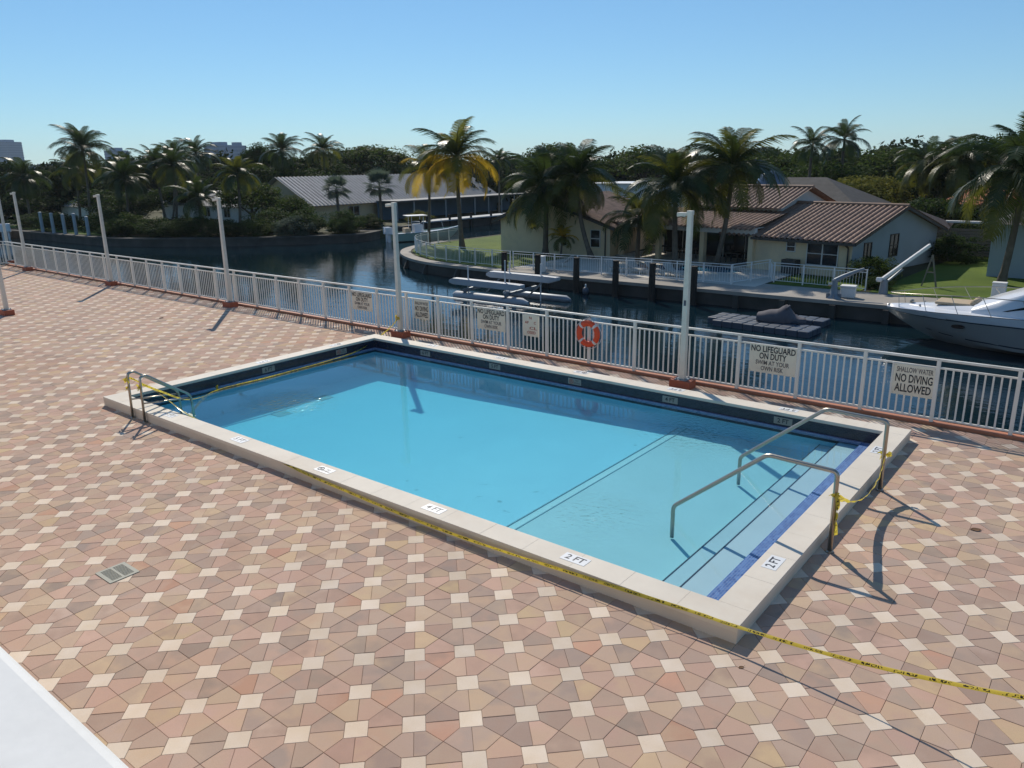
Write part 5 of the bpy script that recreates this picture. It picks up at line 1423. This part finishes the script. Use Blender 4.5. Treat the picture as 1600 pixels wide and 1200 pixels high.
def crown_mesh(var, mk):
    """unit crown: radius ~1 horizontally, centre at origin"""
    if (var, mk) not in CROWN:
        r = np.random.default_rng(100 + var); nc = 80
        cs = []; rs = []
        for k in range(nc):
            d = r.normal(size=3); d /= np.linalg.norm(d); d[2] = (abs(d[2]) * 1.0 - 0.35) if var < 10 else d[2] * 1.1
            q = 0.45 + 0.5 * r.random()
            cs.append((d[0] * q, d[1] * q, d[2] * 0.75 * q)); rs.append(0.16 + 0.17 * r.random())
        CROWN[(var, mk)] = quads_mesh('crown', leaf_cloud(r, cs, rs, 115, 0.036), M[mk])
    return CROWN[(var, mk)]
def tree(label, x, y, ztop, rad, mk='leaf', var=0, hz=None, name='shade_tree', cat='tree', grp='broadleaf trees', low=False):
    """ztop: top of crown in world metres"""
    t = thing(name, label, cat, (x, y, GZ), 0, grp)
    H = ztop - GZ; hz = hz or min(rad * 0.8, H * 0.45)
    cz = H - hz * (0.80 if not low else 0.92)
    rr = random.Random(int(x * 7 + y * 3))
    if not low:
        MB().tube([(0, 0, -0.05), (0.1, 0.05, cz * 0.45), (0.05, 0, cz)], [0.05 * rad + 0.08, 0.04 * rad + 0.05, 0.03], 8).build('trunk', M['bark'], t, smooth=60)
        for k in range(5):
            a = k * 1.3 + rr.random(); z0 = cz * rr.uniform(0.4, 0.75)
            MB().tube([(0.06, 0.02, z0), (rad * 0.3 * math.cos(a), rad * 0.3 * math.sin(a), z0 + (cz - z0) * 0.6), (rad * 0.62 * math.cos(a), rad * 0.62 * math.sin(a), cz + hz * 0.15)], [0.02 * rad + 0.04, 0.015 * rad + 0.03, 0.02], 6).build('limb', M['bark'], t, smooth=60)
    else:
        for k in range(4):
            a = k * 1.6 + rr.random(); MB().tube([(0, 0, -0.05), (rad * 0.45 * math.cos(a), rad * 0.45 * math.sin(a), H * 0.6)], [0.05, 0.015], 5).build('stem', M['bark'], t)
    o = link('crown' if not low else 'foliage', crown_mesh(var + (10 if low else 0), mk), None, t)
    o.location = (0, 0, cz); o.scale = (rad, rad, hz); o.rotation_euler = (0, 0, rr.uniform(0, 6.28))
    return t
def bush(label, x, y, ztop, rad, mk='leaf', var=0, grp='waterside shrubs'):
    H = ztop - GZ
    return tree(label, x, y, ztop, rad, mk, var, hz=H * 0.66, name='shrub', cat='shrub', grp=grp, low=True)

# left bank palms
palm('tall feathery palm standing highest above the left bank', -101.9, 44, 6.4, 3.9, ('frond', 'frond', 'frondyg'), 24, (0.6, 0.2))
palm('dark coconut palm right of the tallest one, low over the left bank', -89.1, 42.5, 3.0, 3.2, ('frond',), 20, (0.8, 0))
palm('coconut palm in the left cluster, nearest the pale house', -90.9, 48, 4.5, 3.3, ('frond', 'frond', 'frondyg'), 22, (-1.2, 0.2))
palm('coconut palm in the left cluster with its crown against the sky', -96, 52, 5.4, 3.3, ('frond',), 22, (0.6, 0.3))
palm('rear coconut palm of the left cluster', -104.2, 60, 6.0, 3.4, ('frond',), 20, (0.4, 0.3))
palm('yellow green coconut palm beside the dark round tree on the left bank', -74.1, 47, 3.45, 2.9, ('frondyg', 'frond', 'frondyg'), 22, (0.5, 0.1))
palm('low coconut palm above the flowering shrubs on the left bank', -75.4, 43.4, 1.2, 3.0, ('frond',), 20, (0.2, 0))
palm('dark coconut palm leftmost on the left bank', -112, 41, 3.2, 3.4, ('frond',), 20, (0.2, 0))
palm('dark coconut palm between the leftmost one and the tallest', -107, 45, 4.0, 3.3, ('frond', 'frondyg'), 20, (0.7, 0))
palm('slim coconut palm just right of the second lamp post, behind the shrubs', -92.5, 44.6, 3.9, 3.1, ('frond', 'frondyg'), 20, (0.5, 0.1), 0.14)
palm('coconut palm with bending trunk in the middle of the left cluster', -86.5, 46.2, 4.4, 3.0, ('frond', 'frond', 'frondyg'), 21, (1.5, 0.2), 0.14)
palm('coconut palm rising behind the pale house on the left bank', -92.0, 65.5, 6.2, 3.4, ('frond',), 20, (0.5, 0.1))
palm('coconut palm between the round dark tree and the grey roofed house', -90.5, 72.0, 6.3, 3.3, ('frond', 'frondyg'), 20, (-0.5, 0.1))
fan_palm('fan palm in front of the grey tiled roof, left of two', -70.4, 57.2, 1.7, 1.9)
fan_palm('blue green fan palm in front of the grey tiled roof, right of two', -69.0, 62.3, 1.9, 2.1)
# peninsula palms
palm('slim yellow coconut palm at the tip of the peninsula', -47.0, 47.6, 3.9, 2.9, ('frondyg', 'frondy', 'frondyg', 'frondy'), 15, (0.3, 0.1), 0.14)
palm('big golden coconut palm on the peninsula lawn', -42.6, 47, 4.6, 3.7, ('frondyg', 'frond', 'frondyg', 'frondy', 'frondy'), 24, (-0.3, 0), 0.2)
palm('thin distant palm behind the golden one', -66.6, 81, 4.6, 2.3, ('frond',), 18, (0.1, 0), 0.14)
palm('big dark coconut palm in front of the cream wing, left of two', -33.7, 46.2, 2.3, 3.9, ('frond', 'frond', 'frond', 'frondyg'), 28, (0.1, 0), 0.22)
palm('big dark coconut palm in front of the cream wing, right of two', -29.8, 46.4, 3.2, 3.5, ('frond', 'frond', 'frondyg'), 26, (-1.3, 0), 0.18)
palm('small coconut palm at the left end of the covered terrace', -26.3, 46.6, 0.5, 2.7, ('frondyg', 'frond'), 20, (0.1, 0), 0.17)
palm('coconut palm behind the near lamp post', -22.7, 45.2, 2.6, 3.7, ('frondyg', 'frond', 'frond', 'frondyg'), 28, (-0.2, 0), 0.2)
palm('tall coconut palm leaning over the covered terrace', -20.8, 47.0, 3.6, 3.5, ('frondyg', 'frond', 'frond', 'frondyg'), 28, (0.9, -0.4), 0.18)
palm('small golden palm below the cream wing window', -31.9, 45.6, -0.95, 1.25, ('frondy', 'frondyg'), 14, (0.1, 0), 0.08)
palm('large coconut palm at the right edge of the picture', -5.2, 48, 3.3, 4.1, ('frond', 'frond', 'frond', 'frondyg'), 30, (0.3, -0.1), 0.2)
palm('royal palm against the sky, right of two', -24.7, 85, 5.2, 3.0, ('frond',), 17, (0.1, 0), 0.2, True, 'royal palms')
palm('royal palm against the sky, left of two', -25.9, 79, 4.6, 2.6, ('frond',), 15, (0.1, 0), 0.18, True, 'royal palms')
palm('coconut palm behind the lawn at right, left of two', -14.4, 73, 3.6, 3.2, ('frond', 'frondyg'), 22, (0.2, 0))
palm('coconut palm behind the lawn at right, right of two', -11.2, 70, 3.8, 3.2, ('frond', 'frondyg'), 22, (-0.3, 0))
# broadleaf trees
tree('dark upright tree with a rounded top behind the left shrubs', -101.5, 69, 8.3, 3.0, 'leaf', 0, 3.6)
tree('dark bushy tree left of the broad spreading one on the left bank', -103, 80, 7.4, 5.2, 'leaf', 1)
tree('broad spreading tree with a flat crown behind the grey roof', -108, 95, 8.7, 8.6, 'leaf2', 2, 4.2)
tree('dark tree behind the big coconut palms of the cream wing', -63.5, 90, 8.0, 5.2, 'leaf2', 3, 4.6)
tree('dark spreading tree behind the white flat building', -55.5, 100, 7.2, 6.6, 'leaf2', 0, 4.2)
tree('dark tree behind the roof dome', -36, 98, 6.6, 6.6, 'leaf2', 1, 4.4)
tree('dark tree below the royal palms', -26.4, 84, 5.0, 4.8, 'leaf', 2, 4.0)
tree('yellow green tree right of the dark hip roof', -19.2, 74, 3.4, 3.6, 'leafy', 3)
tree('dark green tree between the yellow green tree and the lawn', -26.0, 108, 6.4, 6.5, 'leaf2', 0, 4.4)
tree('tall leafy tree behind the white side house', -9.4, 74, 6.9, 5.4, 'leaf2', 1, 4.8)
tree('tall leafy tree at the right edge of the picture', -4.0, 76, 7.8, 6.2, 'leaf2', 2, 5.2)
tree('round dark tree at the left end of the grey roofed house', -78.5, 51.5, 3.4, 4.0, 'leaf2', 3, 3.3)
tree('dark tree behind the tallest left palm', -140, 70, 7.2, 7.5, 'leaf', 0)
tree('dark tree at the far left behind the outboard boat', -126, 52, 4.8, 6.5, 'leaf', 1)
for lab, x, y, z, r_, mk, v in (
    ('understory tree behind the leftmost dark palm', -117, 44, 1.6, 5.0, 'leaf', 2), ('understory tree between the tallest palm and the pavilion', -106, 49, 2.4, 4.6, 'leaf', 3),
    ('dense tree behind the dark coconut palm of the left bank', -94.5, 45.5, 1.8, 4.2, 'leaf', 0), ('dense tree behind the left palm cluster', -100, 56, 3.2, 5.0, 'leaf', 1),
    ('dense tree left of the round dark tree', -88, 66, 5.2, 5.0, 'leaf', 3),
    ('dense tree behind the pale house roof', -98, 66, 5.4, 5.5, 'leaf', 1), ('tree at the near gable of the grey roofed house', -73.0, 52.6, 1.6, 2.7, 'leaf2', 0),
    ('dark tree beside the orange roof left of the two', -15.5, 83, 4.2, 4.5, 'leaf', 1), ('dark tree filling the gap behind the dark hip roof', -31.5, 76, 3.6, 4.2, 'leaf', 2),
    ('dark tree behind the neighbour lawn at right', -11.8, 65.5, 1.9, 3.4, 'leaf', 3), ('leafy tree behind the white side house roof', 0.5, 66, 4.2, 5.0, 'leaf2', 0)):
    tree(lab, x, y, z, r_, mk, v, hz=(z - GZ) * 0.55)
# shrubs
for lab, x, y, z, r_, mk, v in (
    ('dense dark shrub on the left bank behind the dock posts', -90, 41.5, 0.2, 4.0, 'leaf', 0), ('dark shrub at the waterside right of the dock posts', -81.0, 37.6, -0.5, 1.9, 'leaf', 2),
    ('dark shrub hanging over the seawall below the third lamp post', -75.0, 40.4, -0.7, 2.1, 'leaf', 1), ('dark shrub hanging over the seawall left of the round tree', -70.6, 43.2, -0.5, 2.3, 'leaf', 0),
    ('blue green shrub over the seawall below the round tree', -65.4, 47.6, -0.4, 2.1, 'fan', 3), ('dark shrub at the bend of the left seawall', -62.6, 51.2, -0.6, 1.5, 'leaf', 0),
    ('big dark shrub behind the waterside shrubs of the left bank', -79.0, 43.5, -0.6, 2.8, 'leaf', 1), ('dark shrub below the gable of the grey roofed house', -70.5, 48.6, 0.2, 2.8, 'leaf', 2),
    ('dark shrub in front of the left palm cluster', -85.8, 39.6, 0.0, 2.6, 'leaf', 3), ('dark shrub left of the first dock post', -96.5, 38.2, -0.3, 2.8, 'leaf', 2), ('flowering shrub on the left bank right of the second lamp post', -81.5, 38.9, -0.1, 2.6, 'leaf2', 1),
    ('dark shrub on the left bank below the low palm', -77.5, 40.0, -0.4, 2.6, 'leaf', 2), ('dark shrub on the left bank under the yellow green palm', -73.4, 42.4, -0.4, 2.4, 'leaf', 3),
    ('low shrub hanging over the left seawall at its middle', -68.5, 45.2, -0.6, 2.2, 'leaf2', 0), ('tall dark shrub in front of the grey roofed house', -66.3, 49.5, 0.3, 2.6, 'leaf', 1),
    ('dark shrub at the corner of the left bank and side canal', -63.6, 52.6, 0.1, 2.0, 'leaf', 2), ('low shrub along the side canal bank', -65.2, 57.0, -0.8, 1.9, 'leaf', 3),
    ('dark shrub at far left beside the outboard boat', -103, 38.5, -0.5, 3.4, 'leaf', 1), ('shrub under the pale house on the left bank', -84.5, 47.5, -1.1, 2.4, 'leaf', 2),
    ('leafy shrub at the foot of the pale blue gable wall', -10.9, 45.2, -0.75, 1.35, 'leaf2', 0), ('dark hedge shrub between the two right houses', -9.3, 57.5, -0.5, 2.2, 'leaf', 1),
    ('dark hedge at the back of the neighbour lawn', -8.3, 63.0, 0.2, 3.0, 'leaf', 2), ('low dark shrub beside the white boom of the crane', -10.1, 43.2, -1.7, 0.8, 'leaf', 3),
    ('dark shrub behind the boat under covers', -45.5, 60.5, -0.2, 2.4, 'leaf', 3), ('shrub beside the screened porch', -66.5, 66, -0.9, 1.8, 'leafy', 1)):
    bush(lab, x, y, z, r_, mk, v)
# the far wood: one mass
r = np.random.default_rng(5); cs = []; rs = []
for k in range(330):
    az = R(r.uniform(-74, 3)); d = r.uniform(118, 320)
    x, y = d * math.sin(az), d * math.cos(az)
    if y < 68 and x > -118: continue
    if -66 < x < -46 and y < 119: continue
    if -30 < x < -5 and y < 92: continue
    R0 = r.uniform(3.6, 6.5); top = r.choice([r.uniform(2.6, 4.6), r.uniform(4.2, 7.0)]) - GZ + (d - 120) * 0.004
    for q in range(9):
        v = r.normal(size=3); v /= np.linalg.norm(v)
        cs.append((x + v[0] * R0 * 0.7, y + v[1] * R0 * 0.7, GZ + top * (0.52 + 0.33 * abs(v[2])) if q > 2 else GZ + top * r.uniform(0.1, 0.4))); rs.append(R0 * r.uniform(0.32, 0.5))
stuff(tag(link('far_wood', quads_mesh('far_wood', leaf_cloud(r, cs, rs, 105, 0.40, 0.8), M['fardark'])), 'dense dark tree belt along the horizon behind the houses', 'trees'))
# ------------------------------------------------------------------ light sea haze in the air
hz_m = bpy.data.materials.new('sea_haze'); hz_m.use_nodes = True; ht = hz_m.node_tree; ht.nodes.clear()
ho = ht.nodes.new('ShaderNodeOutputMaterial'); hv = ht.nodes.new('ShaderNodeVolumePrincipled')
hv.inputs['Color'].default_value = (0.86, 0.93, 1.0, 1); hv.inputs['Density'].default_value = 0.00012; hv.inputs['Anisotropy'].default_value = 0.2
ht.links.new(hv.outputs[0], ho.inputs['Volume'])
hzb = MB().box(-2500, 2500, -300, 2500, -5.5, 60).build('haze', hz_m)
stuff(tag(hzb, 'thin pale haze filling the air over the canal', 'haze'))
